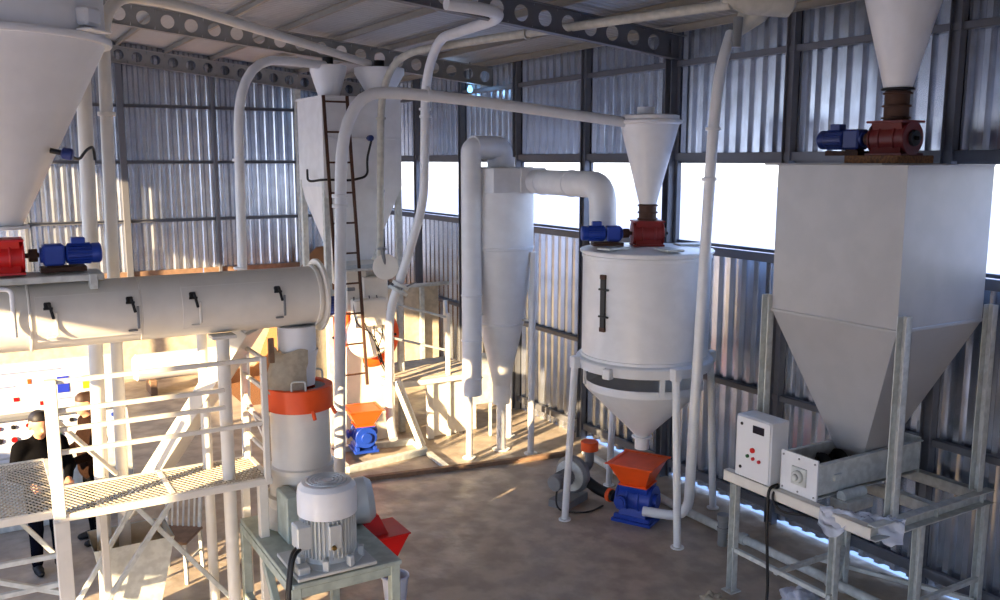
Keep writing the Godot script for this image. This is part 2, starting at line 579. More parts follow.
# ------------------------------------------------------------------ the hall
const XR := 8.13
const ZB := -18.8
const XL := -4.0
const ZF := 3.0
func roof_y(x: float) -> float: return 6.0 + .1 * (XR - x)
func hall():
	# floor slab, yard outside
	var fl := struct_node("floor")
	var st := S()
	box(st, V((XL + XR) * .5, -.1, (ZB + ZF) * .5), V(XR - XL - .02, .2, ZF - ZB), .002)
	part("slab", st, M.floor, fl)
	var yd := struct_node("ground")
	st = S()
	box(st, V(0, -.35, -8), V(240, .1, 240), .002)
	part("yard", st, M.ground, yd)
	# right wall: columns at every bay, sheets below and above the window strip, girts
	var wr := struct_node("wall_right")
	var zs := []
	var z := 2.51
	while z > ZB - .1:
		zs.append(z)
		z -= 1.937
	for i in zs.size() - 1:
		var z0: float = zs[i]
		var l: float = z0 - float(zs[i + 1])
		st = S()
		var low := .045 if z0 < -3 and z0 > -11 else .0
		sheet(st, V(XR, low, z0), Vector3.FORWARD, Vector3.UP, Vector3.LEFT, l, 3.2 - low)
		part("sheet_panel", st, M.galv, wr)
		if i < 2:  # unseen near bays sheeted shut instead of glazed, to dim the square hopper
			st = S()
			sheet(st, V(XR, 3.2, z0), Vector3.FORWARD, Vector3.UP, Vector3.LEFT, l, 1.12)
			part("sheet_panel", st, M.galv, wr)
		st = S()
		sheet(st, V(XR, 4.32, z0), Vector3.FORWARD, Vector3.UP, Vector3.LEFT, l, 1.72)
		part("sheet_panel", st, M.galv, wr)
	for q in zs:
		st = S()
		var w := .1 if abs(q + 9.1) > .3 else .22
		channel(st, V(XR - .105, 0, q), V(XR - .105, 5.95, q), w, .12, 1.0, .01)
		box(st, V(XR - .105, 2.98, q), V(.01, 5.95, w), .002)
		part("column", st, M.steel, wr)
	for h in [[1.55, .07], [3.17, .1], [4.34, .1], [5.52, .07]]:
		st = S()
		channel(st, V(XR - .09, h[0], ZF), V(XR - .09, h[0], ZB), .07, h[1], -1.0, .006)
		part("girt", st, M.steel, wr)
	st = S()
	box(st, V(XR - .09, .2, -8), V(.05, .1, 20), .004)
	part("girt", st, M.steel, wr)
	for i in range(2, zs.size() - 1):
		var wn := struct_node("window_%d" % (i - 1))
		var za: float = zs[i]
		var zb: float = zs[i + 1]
		st = S()
		for y in [3.24, 4.28]: box(st, V(XR, y, (za + zb) * .5), V(.05, .04, za - zb), .004)
		for q in [za - .02, zb + .02]: box(st, V(XR, 3.76, q), V(.05, 1.0, .04), .004)
		part("window_frame", st, M.steel, wn)
		st = S()
		box(st, V(XR, 3.76, (za + zb) * .5), V(.006, 1.0, za - zb - .06), .001)
		part("pane", st, M.glass, wn)
	# back wall: plinth, plank course, sheets, girts, columns
	var wb := struct_node("wall_back")
	var xs := [-4.0, -2.55, -.8, .95, 2.69, 4.42, 6.16, 8.13]
	for i in 7:
		st = S()
		var l: float = xs[i + 1] - xs[i]
		sheet(st, V(xs[i], 2.12, ZB), Vector3.RIGHT, Vector3.UP, Vector3.BACK, l, roof_y(xs[i]) - 2.12, .2, .04)
		part("sheet_panel", st, M.galv, wb)
	for i in xs.size() - 1:
		st = S()
		var w := .12 if i in [4, 6] else .06
		box(st, V(xs[i], 3.6, ZB + .1), V(w, 5.0, .1), .004)
		part("column", st, M.steel if i != 6 else M.stand, wb)
	for h in [3.12, 4.26, 5.33]:
		st = S()
		channel(st, V(XL, h, ZB + .08), V(XR, h, ZB + .08), .06, .06, -1.0, .006)
		part("girt", st, M.steel, wb)
	st = S()
	box(st, V((XL + XR) * .5, .95, ZB), V(XR - XL, 1.9, .16), .005)
	part("plinth", st, M.tan, wb)
	for i in 6:
		st = S()
		box(st, V(XL + 1.01 + i * 2.022, 2.02, ZB + .06), V(2.0, .23, .07), .006)
		part("plank", st, M.plank, wb)
	# left wall (outside the picture): sheets below, unseen openings shaped to steer sun and sky light, sheets above
	var wl := struct_node("wall_left")
	for a in [[ZF, 3.5, 0.0, 7.25], [-.5, 4.5, 2.1, 5.15], [-5.0, 2.2, 2.1, .8], [-5.0, 2.2, 4.45, 2.8], [-7.2, 8.3, 0.0, 2.2], [-7.2, 8.3, 4.7, 2.55], [-15.5, 3.3, 5.9, 1.35]]:
		st = S()
		sheet(st, V(XL, a[2], a[0]), Vector3.FORWARD, Vector3.UP, Vector3.RIGHT, a[1], a[3])
		part("sheet_panel", st, M.galv, wl)
	for q in [-5.0, -7.25, -11.3, -15.5]:
		st = S()
		box(st, V(XL, 2.35, q), V(.1, 4.7, .1), .004)
		part("column", st, M.steel, wl)
	# front wall behind the camera: an unseen opening, added and sized for its sky light
	var wf := struct_node("wall_front")
	for a in [[XL, .3, 0.0, 7.2], [.6, 7.53, 0.0, 6.6], [XL + .3, 4.3, 3.5, 3.5]]:
		st = S()
		sheet(st, V(a[0], a[2], ZF), Vector3.RIGHT, Vector3.UP, Vector3.FORWARD, a[1], a[3])
		part("sheet_panel", st, M.galv, wf)
	# roof: sheets, purlins along the hall, perforated rafters
	var rf := struct_node("ceiling")
	var dn := V(XL - XR, roof_y(XL) - roof_y(XR), 0)
	var v := dn.normalized()
	var nrm := V(-.1, -1, 0).normalized()
	for i in 6:
		var q0 := ZF - i * (ZF - ZB) / 6.0
		st = S()
		sheet(st, V(XR + .1, roof_y(XR) - .01 , q0), Vector3.FORWARD, v, nrm, (ZF - ZB) / 6.0, dn.length() + .15, .13, .03)
		part("roof_sheet", st, M.roof_sheet, rf)
	var x := 7.9
	while x > XL:
		st = S()
		channel(st, V(x, roof_y(x) - .09, ZF), V(x, roof_y(x) - .09, ZB), .05, .09, 1.0, .006)
		part("purlin", st, M.purlin, rf)
		x -= .87
	for q in [-18.6, -13.9, -9.05, -4.2, .7]:
		st = S()
		castellated(st, V(XR - .05, roof_y(XR) - .44, q), V(XL, roof_y(XL) - .44, q), .31, .095, .33)
		part("rafter", st, M.steel_grey if q < -10 else M.steel, rf)
	# small lamp hung under the far eave
	var lp := thing("hanging_lamp", "small bluish hanging bulb on a cord under the roof by the far windows", "lamp", V(7.75, 5.5, -14.1))
	st = S()
	rod(st, V(7.75, 5.62, -14.1), V(7.75, 5.98, -14.1), .008, 6)
	part("cord", st, M.rubber, lp)
	st = S()
	disc(st, V(7.75, 5.62, -14.1), Vector3.UP, .035, .07, 12)
	part("socket", st, M.brass, lp)
	st = S()
	lathe(st, [Vector2(0, -.08), Vector2(.035, -.07), Vector2(.05, -.03), Vector2(.035, .02), Vector2(.025, .04)], Transform3D(Basis(), V(7.75, 5.54, -14.1)), 12)
	part("bulb", st, M.bulb, lp)
	var ol := OmniLight3D.new()
	ol.position = V(7.75, 5.5, -14.1)
	ol.light_color = Color(.6, .8, 1)
	ol.light_energy = .01
	ol.light_size = .05
	ol.omni_range = 30
	ol.omni_attenuation = 2
	ol.shadow_enabled = true
	add_child(ol)
# ------------------------------------------------------------------ pipes
func pipe(called: String, label: String, pts: Array, r: float, rad: float, m: Material, rings: Array, group := ""):
	var t := thing(called, label, "pipe", pts[0], 0.0, group)
	var st := S()
	var rp := rounded(pts, rad)
	tube(st, rp, r, 18)
	part("pipe_run", st, m, t)
	for q in rings:   # [point, direction]
		st = S()
		disc(st, q[0], q[1], r + .022, .035, 20)
		part("clamp", st, m, t)
	return t
func pipes():
	pipe("conveying_pipe", "white bent pipe rising behind the long drum to the tall bin's small left cone", [V(3.02, .0, -11.8), V(3.13, 5.62, -11.85), V(4.72, 5.68, -13.05)], .062, .95, M.pipe, [[V(3.1, 4.3, -11.84), Vector3.UP], [V(3.05, 2.9, -11.83), Vector3.UP]])
	pipe("conveying_pipe", "white pipe standing before the ladder and bending level towards the round tank", [V(3.08, 0, -8.5), V(3.24, 4.96, -8.5), V(4.14, 4.97, -8.5), V(6.6, 4.72, -8.25)], .058, .85, M.pipe, [[V(3.2, 3.95, -8.5), Vector3.UP], [V(3.2, 3.85, -8.5), Vector3.UP], [V(4.17, 4.965, -8.5), Vector3.RIGHT]])
	pipe("conveying_pipe", "white pipe climbing from the blue blower under the round tank past its right side", [V(6.62, .2, -7.85), V(6.93, .2, -7.42), V(6.74, 1.3, -7.18), V(6.78, 4.6, -7.08), V(6.84, 5.2, -7.08), V(7.1, 5.62, -7.2)], .058, .3, M.pipe, [[V(6.77, 4.1, -7.1), Vector3.UP], [V(6.78, 4.62, -7.08), Vector3.UP]])
	pipe("dust_pipe", "grimy pipe rising thin before the tall bin and running under the roof to the eave", [V(5.27, 2.75, -12.4), V(5.34, 5.3, -12.4), V(5.5, 5.8, -12.1), V(6.0, 5.86, -10.7), V(6.84, 5.86, -6.95)], .052, .5, M.pipe_dirty, [[V(5.33, 4.9, -12.4), Vector3.UP], [V(6.2, 5.86, -9.8), V(.2, 0, 1)]])
	pipe("conveying_pipe", "white pipe from the far blower, kinked at a slide valve and looping under the roof", [V(5.15, .25, -11.75), V(5.2, .5, -12.0), V(5.23, 2.13, -12.0), V(5.4, 2.65, -11.9), V(5.67, 3.7, -11.7), V(5.62, 5.4, -11.5), V(5.62, 5.9, -11.1), V(5.3, 5.86, -9.0), V(5.05, 5.86, -8.55), V(4.4, 5.88, -8.5)], .064, .35, M.pipe, [[V(5.63, 5.0, -11.55), Vector3.UP], [V(5.64, 4.9, -11.56), Vector3.UP]])
	pipe("air_pipe", "thick white upright pipe passing close behind the long drum", [V(.85, 0, -8.6), V(.99, 6.4, -8.6)], .062, .3, M.cream, [])
	pipe("conveying_pipe", "white pipe rising behind the long drum and running under the roof to the tall bin", [V(1.04, 0, -8.7), V(1.16, 5.74, -8.7), V(1.9, 5.78, -9.3), V(5.43, 5.74, -13.05)], .054, .45, M.cream, [[V(1.14, 4.7, -8.7), Vector3.UP]])
	# slide valve where the far pipe kinks
	var t := thing("slide_valve", "round slide valve plate at the kink of the far white pipe", "valve", V(5.32, 2.4, -11.95))
	var st := S()
	disc(st, V(5.25, 2.75, -12.15), V(-.4, .1, 1), .19, .07, 24)
	part("valve_plate", st, M.cream, t)
	st = S()
	disc(st, V(5.34, 2.42, -11.92), V(.45, .8, .1), .15, .05, 20)
	disc(st, V(5.37, 2.5, -11.9), V(.45, .8, .1), .13, .05, 20)
	part("flange", st, M.stand, t)
	st = S()
	rod(st, V(5.25, 2.75, -12.15), V(5.2, 3.02, -12.15), .03)
	disc(st, V(5.2, 3.02, -12.15), Vector3.UP, .07, .03)
	part("stem", st, M.grey, t)
	st = S()
	rod(st, V(5.34, 2.42, -11.92), V(5.55, 2.55, -11.75), .012, 8)
	part("handle", st, M.grey, t)
	# collector at the eave where the pipes meet
	t = thing("dust_collector", "dirty white cone and box under the eave where the roof pipes end", "collector", V(7.2, 5.5, -7.1))
	st = S()
	lathe(st, [Vector2(0, -.35), Vector2(.07, -.35), Vector2(.17, -.1), Vector2(.17, .35), Vector2(.1, .4), Vector2(0, .4)], upto(V(7.08, 5.93, -6.85), V(.75, -.05, .35)), 24)
	part("collector_body", st, M.pipe_dirty, t)
	st = S()
	lathe(st, [Vector2(.05, 0), Vector2(.16, .25), Vector2(.16, .4), Vector2(0, .4)], upto(V(7.15, 5.62, -7.15), V(.3, .75, .45)), 20)
	part("inlet_cone", st, M.pipe_dirty, t)
	st = S()
	rod(st, V(7.0, 5.75, -7.0), V(6.98, 5.45, -7.0), .05)
	part("drop_pipe", st, M.grey, t)
	# floor pipe with a stub along the right wall
	t = thing("floor_pipe", "grey pipe lying along the floor beneath the right wall", "pipe", V(7.5, 0, -10.1))
	st = S()
	tube(st, rounded([V(7.55, .06, -10.3), V(7.3, .06, -8.2), V(7.3, .06, -4.0)], .4), .05, 14)
	part("pipe_run", st, M.stand, t)
	for q in [-9.2, -6.9, -5.7]:
		st = S()
		disc(st, V(7.3 + (.12 if q < -9 else 0.0), .06, q), Vector3.BACK, .068, .07, 18)
		part("socket", st, M.stand, t)
	t = thing("standpipe", "short grey standpipe with flange stub beside the floor pipe", "pipe", V(7.07, 0, -7.0))
	st = S()
	rod(st, V(7.07, 0, -7.0), V(7.07, .36, -7.0), .055, 18)
	disc(st, V(7.07, .33, -7.0), Vector3.UP, .07, .07)
	disc(st, V(7.07, .19, -7.0), Vector3.UP, .066, .05)
	part("pipe_body", st, M.grey, t)
	st = S()
	rod(st, V(7.07, .1, -7.0), V(7.24, .1, -7.0), .045)
	disc(st, V(7.18, .1, -7.0), Vector3.RIGHT, .07, .03)
	part("branch", st, M.grey, t)
# ------------------------------------------------------------------ round tank
func round_tank():
	var c := V(6.85, 0, -8.18)
	var xf := Transform3D(Basis(), c)
	var t := thing("round_tank", "white round storage tank on slim legs with a cone below", "tank", c)
	var st := S()
	lathe(st, [Vector2(.735, 2.0), Vector2(.745, 2.0), Vector2(.745, 3.24), Vector2(.735, 3.24)], xf, 56)
	var shell := part("shell", st, M.white, t)
	st = S()
	lathe(st, [Vector2(0, 3.24), Vector2(.775, 3.24), Vector2(.78, 3.25), Vector2(.78, 3.265), Vector2(.77, 3.275), Vector2(.5, 3.30), Vector2(0, 3.31)], xf, 56)
	var lid := part("lid", st, M.white, t)
	for a in [0.3, 1.8, 3.0, 4.4, 5.4]:
		st = S()
		box(st, c + V(cos(a) * .55, 3.31, sin(a) * .55), V(.34, .025, .2), .004, Basis(Vector3.UP, -a))
		part("lid_plate", st, M.grey if a > 3.1 else M.stand, lid)
	for y in [2.03, 3.2]:
		st = S()
		lathe(st, [Vector2(.745, y - .02), Vector2(.757, y - .015), Vector2(.757, y + .015), Vector2(.745, y + .02)], xf, 56)
		part("band", st, M.white, shell)
	st = S()
	lathe(st, [Vector2(.74, 2.02), Vector2(.80, 2.0), Vector2(.81, 1.985), Vector2(.79, 1.88), Vector2(.76, 1.88), Vector2(.76, 1.99)], xf, 56)
	part("skirt", st, M.white, t)
	st = S()
	lathe(st, [Vector2(.69, 1.70), Vector2(.70, 1.72), Vector2(.71, 1.70), Vector2(.705, 1.63), Vector2(.69, 1.61), Vector2(.11, 1.04), Vector2(.085, 1.0), Vector2(.085, .84), Vector2(.075, .84), Vector2(.075, 1.0), Vector2(.68, 1.62), Vector2(.69, 1.70)], xf, 48)
	part("cone", st, M.white, t)
	st = S()
	disc(st, c + V(0, 1.94, 0), Vector3.UP, .73, .02, 48)
	part("tank_bottom", st, M.white, t)
	for k in 4:
		st = S()
		var an := .4 + k * PI / 2
		box(st, c + V(cos(an) * .72, 1.79, sin(an) * .72), V(.03, .24, .06), .003, Basis(Vector3.UP, -an))
		part("hanger", st, M.white, t)
	st = S()
	disc(st, c + V(0, .99, 0), Vector3.UP, .125, .02)
	part("outlet_flange", st, M.white, t)
	var d := V(-1.057, 0, .213).normalized()
	var tg := d.cross(Vector3.UP)
	var bs := Basis(tg, Vector3.UP, -d)
	st = S()
	box(st, c + d * .755 + V(0, 2.70, 0), V(.07, .56, .03), .004, bs)
	var g := part("sight_glass", st, M.dark, t)
	for y in [2.40, 3.0]:
		st = S()
		box(st, c + d * .757 + V(0, y, 0), V(.075, .05, .04), .004, bs)
		part("sight_cap", st, M.rust, g)
	st = S()
	for y in [2.55, 2.86]: rod(st, c + d * .77 + V(0, y, 0) - tg * .09, c + d * .77 + V(0, y, 0) + tg * .05, .012, 8)
	part("hinge", st, M.dark, g)
	st = S()
	var q := V(-.9, 0, .35).normalized()
	box(st, c + q * .82 + V(0, 1.92, 0), V(.1, .12, .1), .01, aim(q))
	part("junction_box", st, M.white, t)
	for f in [V(5.95, 0, -8.5), V(6.58, 0, -7.2), V(7.75, 0, -7.86), V(7.12, 0, -9.16)]:
		st = S()
		var top: Vector3 = c + (f - c).normalized() * .85
		rod(st, f, V(top.x, 2.0, top.z), .043, 16)
		disc(st, f + V(0, .01, 0), Vector3.UP, .075, .02)
		box(st, V(top.x, 1.95, top.z), V(.1, .14, .1), .008)
		part("leg", st, M.white, t)
	# small cyclone feeding the tank
	rotary_valve("rotary_valve", "brick red rotary valve with blue motor on the round tank lid", c + V(0, 3.31, 0), deg_to_rad(62), .85, M.brick_red, M.blue, .19)
	t = thing("small_cyclone", "white conical separator above the brick red valve of the round tank", "separator", c + V(0, 3.8, 0))
	st = S()
	lathe(st, [Vector2(.085, 3.795), Vector2(.10, 3.795), Vector2(.335, 4.70), Vector2(.335, 4.80), Vector2(.3, 4.81), Vector2(0, 4.81)], xf, 36)
	part("cone", st, M.white, t)
	st = S()
	lathe(st, [Vector2(.335, 4.70), Vector2(.365, 4.715), Vector2(.365, 4.745), Vector2(.335, 4.76)], xf, 36)
	part("rim", st, M.white, t)
	st = S()
	rod(st, c + V(-.02, 4.8, -.05), c + V(-.02, 4.9, -.05), .1, 18)
	part("outlet", st, M.white, t)
	# feeder under the cone, and the fan beside it
	airlock_feeder("orange inlet box over a blue blower under the round tank's cone", V(6.72, 0, -8.08), deg_to_rad(28), 1.0)
	t = thing("fan", "grey centrifugal fan with motor on the floor behind the round tank's leg", "fan", V(6.35, 0, -9.0))
	var ax := V(.86, 0, -.35).normalized()
	st = S()
	var fc := V(6.38, .36, -8.95)
	disc(st, fc, ax, .24, .12, 32, .03)
	disc(st, fc + ax * .08, ax, .13, .1, 24, .02)
	rod(st, fc + ax * .03, fc + ax * .25, .06)
	var vol := part("volute", st, M.grey, t)
	st = S()
	disc(st, fc - ax * .07, ax, .2, .02, 28)
	part("side_plate", st, M.stand, vol)
	motor(t, fc - ax * .08, -ax, .1, .36, M.grey, M.grey)
	st = S()
	box(st, V(6.3, .05, -8.93), V(.5, .1, .28), .006, Basis(Vector3.UP, .4))
	part("base", st, M.grey, t)
	st = S()
	tube(st, rounded([fc + ax * .2, fc + ax * .4, fc + ax * .4 + V(0, .22, 0)], .15), .06, 16)
	part("outlet_elbow", st, M.grey, t)
	st = S()
	disc(st, fc + ax * .4 + V(0, .27, 0), Vector3.UP, .115, .12, 24, .006)
	part("outlet_collar", st, M.orange, t)
	t = thing("air_hose", "thick black hose between the grey fan and the blue blower", "hose", V(6.6, .2, -8.7))
	st = S()
	tube(st, rounded([V(6.5, .3, -8.85), V(6.55, .22, -8.65), V(6.62, .2, -8.4)], .2), .07, 14)
	part("hose_body", st, M.rubber, t)
	st = S()
	disc(st, V(6.60, .2, -8.46), V(.2, 0, 1), .085, .05)
	part("hose_clamp", st, M.orange, t)
	t = thing("power_cable", "black cable looping on the floor by the grey fan", "cable", V(6.2, 0, -8.9))
	st = S()
	tube(st, rounded([V(6.18, .3, -8.9), V(6.02, .25, -8.8), V(5.98, .02, -8.72), V(6.3, .015, -8.5), V(6.6, .015, -8.6)], .15), .012, 8)
	part("cable_run", st, M.rubber, t)
# ------------------------------------------------------------------ square hopper on its stand, right
func square_hopper():
	var t := thing("square_hopper", "large pale square hopper with pyramid outlet on a steel stand", "hopper", V(7.2, 0, -5.26))
	var cx := 7.2
	var cz := -5.33
	var st := S()
	flat(st)
	loft(st, [cx, cz, .6, .68, 2.88], [cx, cz, .6, .68, 4.25], false, false)
	part("bin_wall", st, M.hopper, t)
	st = S()
	box(st, V(cx, 4.255, cz), V(1.215, .012, 1.375), .003)
	box(st, V(cx - .1, 4.262, cz - .25), V(.9, .02, 1.3), .003)
	part("lid", st, M.hopper, t)
	st = S()
	loft(st, [cx, -5.38, .14, .13, 1.5], [cx, cz, .6, .68, 2.88], false, false)
	part("pyramid", st, M.hopper, t)
	st = S()
	for s in [-1, 1]:
		box(st, V(cx + s * .603, 2.88, cz), V(.012, .03, 1.37), .003)
		box(st, V(cx, 2.88, cz + s * .683), V(1.22, .03, .012), .003)
	part("seam", st, M.hopper, t)
	st = S()
	box(st, V(cx, 4.3, cz + .05), V(.5, .08, .56), .006)
	var wb := thing("timber_base", "brown timber block under the dark red valve on the square hopper", "block", V(cx, 4.26, cz))
	part("block", st, M.wood, wb)
	rotary_valve("rotary_valve", "dark red rotary valve with navy motor on top of the square hopper", V(cx, 4.34, cz + .1), 0.0, .88, M.maroon, M.navy, .26)
	var cy := thing("cyclone_cone", "tall white separator cone over the square hopper", "separator", V(cx, 4.9, cz + .1))
	st = S()
	lathe(st, [Vector2(.10, 4.915), Vector2(.115, 4.915), Vector2(.355, 5.84), Vector2(.355, 5.9), Vector2(0, 5.9)], Transform3D(Basis(), V(cx, 0, cz + .1)), 40)
	part("cone", st, M.white, cy)
	st = S()
	disc(st, V(cx, 4.92, cz + .1), Vector3.UP, .14, .02)
	part("flange", st, M.dark, cy)
	# stand
	var sd := t
	for p in [[6.62, -4.6], [7.84, -4.6], [6.6, -6.06], [7.84, -6.06]]:
		st = S()
		channel(st, V(p[0], 1.28, p[1]), V(p[0], 3.02, p[1]), .08, .09, 1.0, .009)
		part("post", st, M.stand, sd)
	st = S()
	channel(st, V(6.3, 1.22, -4.55), V(8.0, 1.22, -4.55), .09, .13, -1.0, .01)
	part("beam", st, M.stand, sd)
	st = S()
	channel(st, V(6.3, 1.22, -6.06), V(8.0, 1.22, -6.06), .08, .11, 1.0, .009)
	part("beam", st, M.stand, sd)
	for x in [6.33, 7.25, 7.93]:
		st = S()
		channel(st, V(x, 1.21, -6.25 if x < 7 else -5.95), V(x, 1.21, -4.55), .08, .11, 1.0, .009)
		part("beam", st, M.cream if x < 7 else M.stand, sd)
	for p in [[6.36, -4.95], [6.95, -4.55], [7.9, -4.55], [6.36, -6.15], [7.35, -5.6], [7.9, -6.06]]:
		st = S()
		channel(st, V(p[0], 0, p[1]), V(p[0], 1.16, p[1]), .07, .08, 1.0, .008)
		box(st, V(p[0], .008, p[1]), V(.14, .016, .14), .003)
		part("leg", st, M.stand, sd)
	for e in [[V(6.36, .45, -6.15), V(6.36, .45, -4.95)], [V(6.36, .42, -5.6), V(7.35, .42, -5.6)], [V(6.95, .42, -4.55), V(7.9, .42, -4.55)], [V(6.36, .45, -4.95), V(7.35, .45, -5.6)], [V(7.35, .2, -5.95), V(7.9, .2, -4.55)]]:
		st = S()
		bar(st, e[0], e[1], .045, .045)
		part("brace", st, M.stand, sd)
	# screw trough
	var sc := thing("screw_conveyor", "grey open screw trough with bearing plate under the square hopper's outlet", "conveyor", V(6.9, 1.27, -5.38))
	st = S()
	box(st, V(6.365, 1.46, -5.38), V(.02, .38, .42), .003)
	var ep := part("end_plate", st, M.white, sc)
	st = S()
	box(st, V(6.348, 1.45, -5.37), V(.02, .17, .17), .006)
	disc(st, V(6.33, 1.45, -5.37), Vector3.RIGHT, .06, .05, 20, .01)
	disc(st, V(6.305, 1.45, -5.37), Vector3.RIGHT, .03, .05, 16, .008)
	part("bearing", st, M.stand, ep)
	st = S()
	for a in [[-.18, .15], [.18, .15], [-.18, -.16], [.18, -.16], [0, -.16], [0, .15]]:
		disc(st, V(6.353, 1.46 + a[1], -5.38 + a[0]), Vector3.RIGHT, .01, .012, 8, .002)
	part("bolt", st, M.grey, ep)
	for s in [-1, 1]:
		st = S()
		box(st, V(7.1, 1.47, -5.38 + s * .2), V(1.45, .3, .012), .002)
		box(st, V(7.1, 1.61, -5.38 + s * .215), V(1.45, .012, .045), .002)
		part("trough_side", st, M.stand, sc)
	st = S()
	lathe(st, [Vector2(.2, -.72), Vector2(.2, .72), Vector2(.19, .72), Vector2(.19, -.72)], upto(V(7.1, 1.44, -5.38), Vector3.RIGHT), 16, 0.0, PI)
	box(st, V(7.1, 1.285, -5.38), V(1.45, .012, .4), .002)
	box(st, V(7.82, 1.46, -5.38), V(.016, .36, .42), .002)
	part("trough_bottom", st, M.stand, sc)
	st = S()
	rod(st, V(6.35, 1.45, -5.38), V(7.8, 1.45, -5.38), .03)
	smooth(st)
	var pv := []
	for i in 97:
		var a := TAU * i / 16.0
		var xx := 6.42 + i * .014
		var pa := V(xx, 1.45, -5.38)
		var pb := pa + V(0, sin(a), cos(a)) * .16
		if i > 0: quad(st, pv[0], pv[1], pb, pa)
		pv = [pa, pb]
	part("screw", st, M.dark, sc)
	st = S()
	var rng := RandomNumberGenerator.new()
	rng.seed = 4
	for i in 150:
		var p := V(rng.randf_range(6.72, 7.5), rng.randf_range(1.47, 1.53), rng.randf_range(-5.54, -5.22))
		box(st, p, V(.05, .03, .03), .006, Basis(V(rng.randf(), rng.randf(), rng.randf() + .1).normalized(), rng.randf() * 6))
	var pel := thing("fuel_pellets", "dark heap of pellets lying in the open screw trough", "pellets", V(7.1, 1.4, -5.38))
	pel.set_meta("kind", "stuff")
	box(st, V(7.1, 1.43, -5.38), V(.8, .1, .36), .02)
	part("heap", st, M.pellet, pel)
	st = S()
	box(st, V(6.75, 1.22, -5.1), V(.35, .1, .2), .006)
	rod(st, V(6.6, 1.3, -5.1), V(6.9, 1.3, -5.1), .05)
	part("drive_unit", st, M.stand, sc)
	st = S()
	box(st, V(6.62, 1.46, -5.165), V(.1, .06, .03), .004)
	part("lug", st, M.stand, sc)
	# control box
	var cb := thing("control_box", "white electrical control box with small display and coloured buttons", "control box", V(6.38, 1.27, -5.87))
	st = S()
	box(st, V(6.40, 1.575, -5.87), V(.23, .61, .44), .008)
	part("cabinet", st, M.white, cb)
	st = S()
	box(st, V(6.278, 1.575, -5.87), V(.016, .59, .42), .004)
	var dr := part("door", st, M.panel_white, cb)
	st = S()
	box(st, V(6.268, 1.78, -5.80), V(.008, .075, .14), .002)
	part("display", st, M.lcd, dr)
	for b in [[1.57, -5.86, "red_button", .026], [1.50, -5.92, "green_button", .017], [1.49, -5.85, "red_button", .017], [1.48, -5.775, "red_button", .017]]:
		st = S()
		disc(st, V(6.262, b[0], b[1]), Vector3.RIGHT, b[3], .025, 14, .004)
		part("button", st, M[b[2]], dr)
	for b in [[1.80, -6.01], [1.37, -6.01]]:
		st = S()
		disc(st, V(6.266, b[0], b[1]), Vector3.RIGHT, .016, .012, 12, .003)
		part("lock", st, M.dark, dr)
	st = S()
	rod(st, V(6.42, 1.58, -6.09), V(6.42, 1.58, -6.16), .03)
	disc(st, V(6.42, 1.58, -6.17), Vector3.BACK, .045, .04, 16, .01)
	part("stop_button", st, M.red_button, cb)
	st = S()
	box(st, V(6.5, 1.38, -5.645), V(.05, .07, .012), .002)
	part("cable_gland", st, M.blue, cb)
	var ca := thing("power_cable", "black cable hanging down from the white control box over the beam", "cable", V(6.3, 1.2, -5.6))
	st = S()
	tube(st, rounded([V(6.36, 1.29, -5.62), V(6.24, 1.28, -5.62), V(6.22, .9, -5.6), V(6.25, .3, -5.58), V(6.2, .02, -5.55)], .08), .014, 8)
	part("cable_run", st, M.rubber, ca)
	ca = thing("power_cable", "black cable drooping from the control box along the stand to the screw trough", "cable", V(6.3, 1.1, -5.5))
	st = S()
	tube(st, rounded([V(6.36, 1.29, -5.6), V(6.25, 1.2, -5.6), V(6.27, 1.08, -5.5), V(6.3, 1.12, -5.3), V(6.45, 1.1, -5.2), V(6.6, 1.2, -5.15)], .1), .012, 8)
	part("cable_run", st, M.rubber, ca)
	# plastic film hanging over the near corner, rags at the floor
	var wp := thing("plastic_film", "crumpled clear plastic film draped over the stand's beam", "plastic film", V(6.35, 1.2, -4.7))
	st = S()
	smooth(st)
	var f := FastNoiseLite.new()
	f.seed = 3
	f.frequency = 6.0
	var rows := []
	for i in 25:
		var row := []
		for j in 15:
			var u := i / 24.0
			var w := j / 14.0
			var a := V(6.27, 1.285, -5.05).lerp(V(6.62, 1.29, -4.46), u)
			var hang: float = (.13 + .08 * sin(u * 9.0)) * max(0.0, w - .35) * 1.5
			var out := V(-.86, 0, .5) * (w * .14 - .02)
			row.append(a + out + V(0, -hang + f.get_noise_2d(u * .8, w * .6) * .05, 0) + V(-.4, 0, .4) * f.get_noise_2d(u * .7 + 5, w) * .06)
		rows.append(row)
	for i in 24:
		for j in 14: quad(st, rows[i][j], rows[i + 1][j], rows[i + 1][j + 1], rows[i][j + 1])
	part("film", st, M.wrap, wp)
	for r in [[V(6.8, 0, -5.62), .2, "white plastic sack slumped under the square hopper's stand"], [V(6.02, 0, -6.05), .13, "pale crumpled rag on the floor before the square hopper's stand"]]:
		var tg := thing("plastic_sack" if r[1] > .15 else "crumpled_rag", r[2], "sack" if r[1] > .15 else "rag", r[0])
		st = S()
		smooth(st)
		var grid := []
		for i in 13:
			var row := []
			for j in 20:
				var th := PI * .5 * i / 12.0
				var ph := TAU * j / 20.0
				var d := V(cos(ph) * cos(th), sin(th) * .6, sin(ph) * cos(th))
				row.append(r[0] + d * r[1] * (1.0 + f.get_noise_3dv(d * .25 + r[0]) * .7))
			grid.append(row)
		for i in 12:
			for j in 20: quad(st, grid[i][j], grid[i][(j + 1) % 20], grid[i + 1][(j + 1) % 20], grid[i + 1][j])
		part("sack_body" if r[1] > .15 else "rag_body", st, M.plastic if r[1] > .15 else M.cloth, tg)
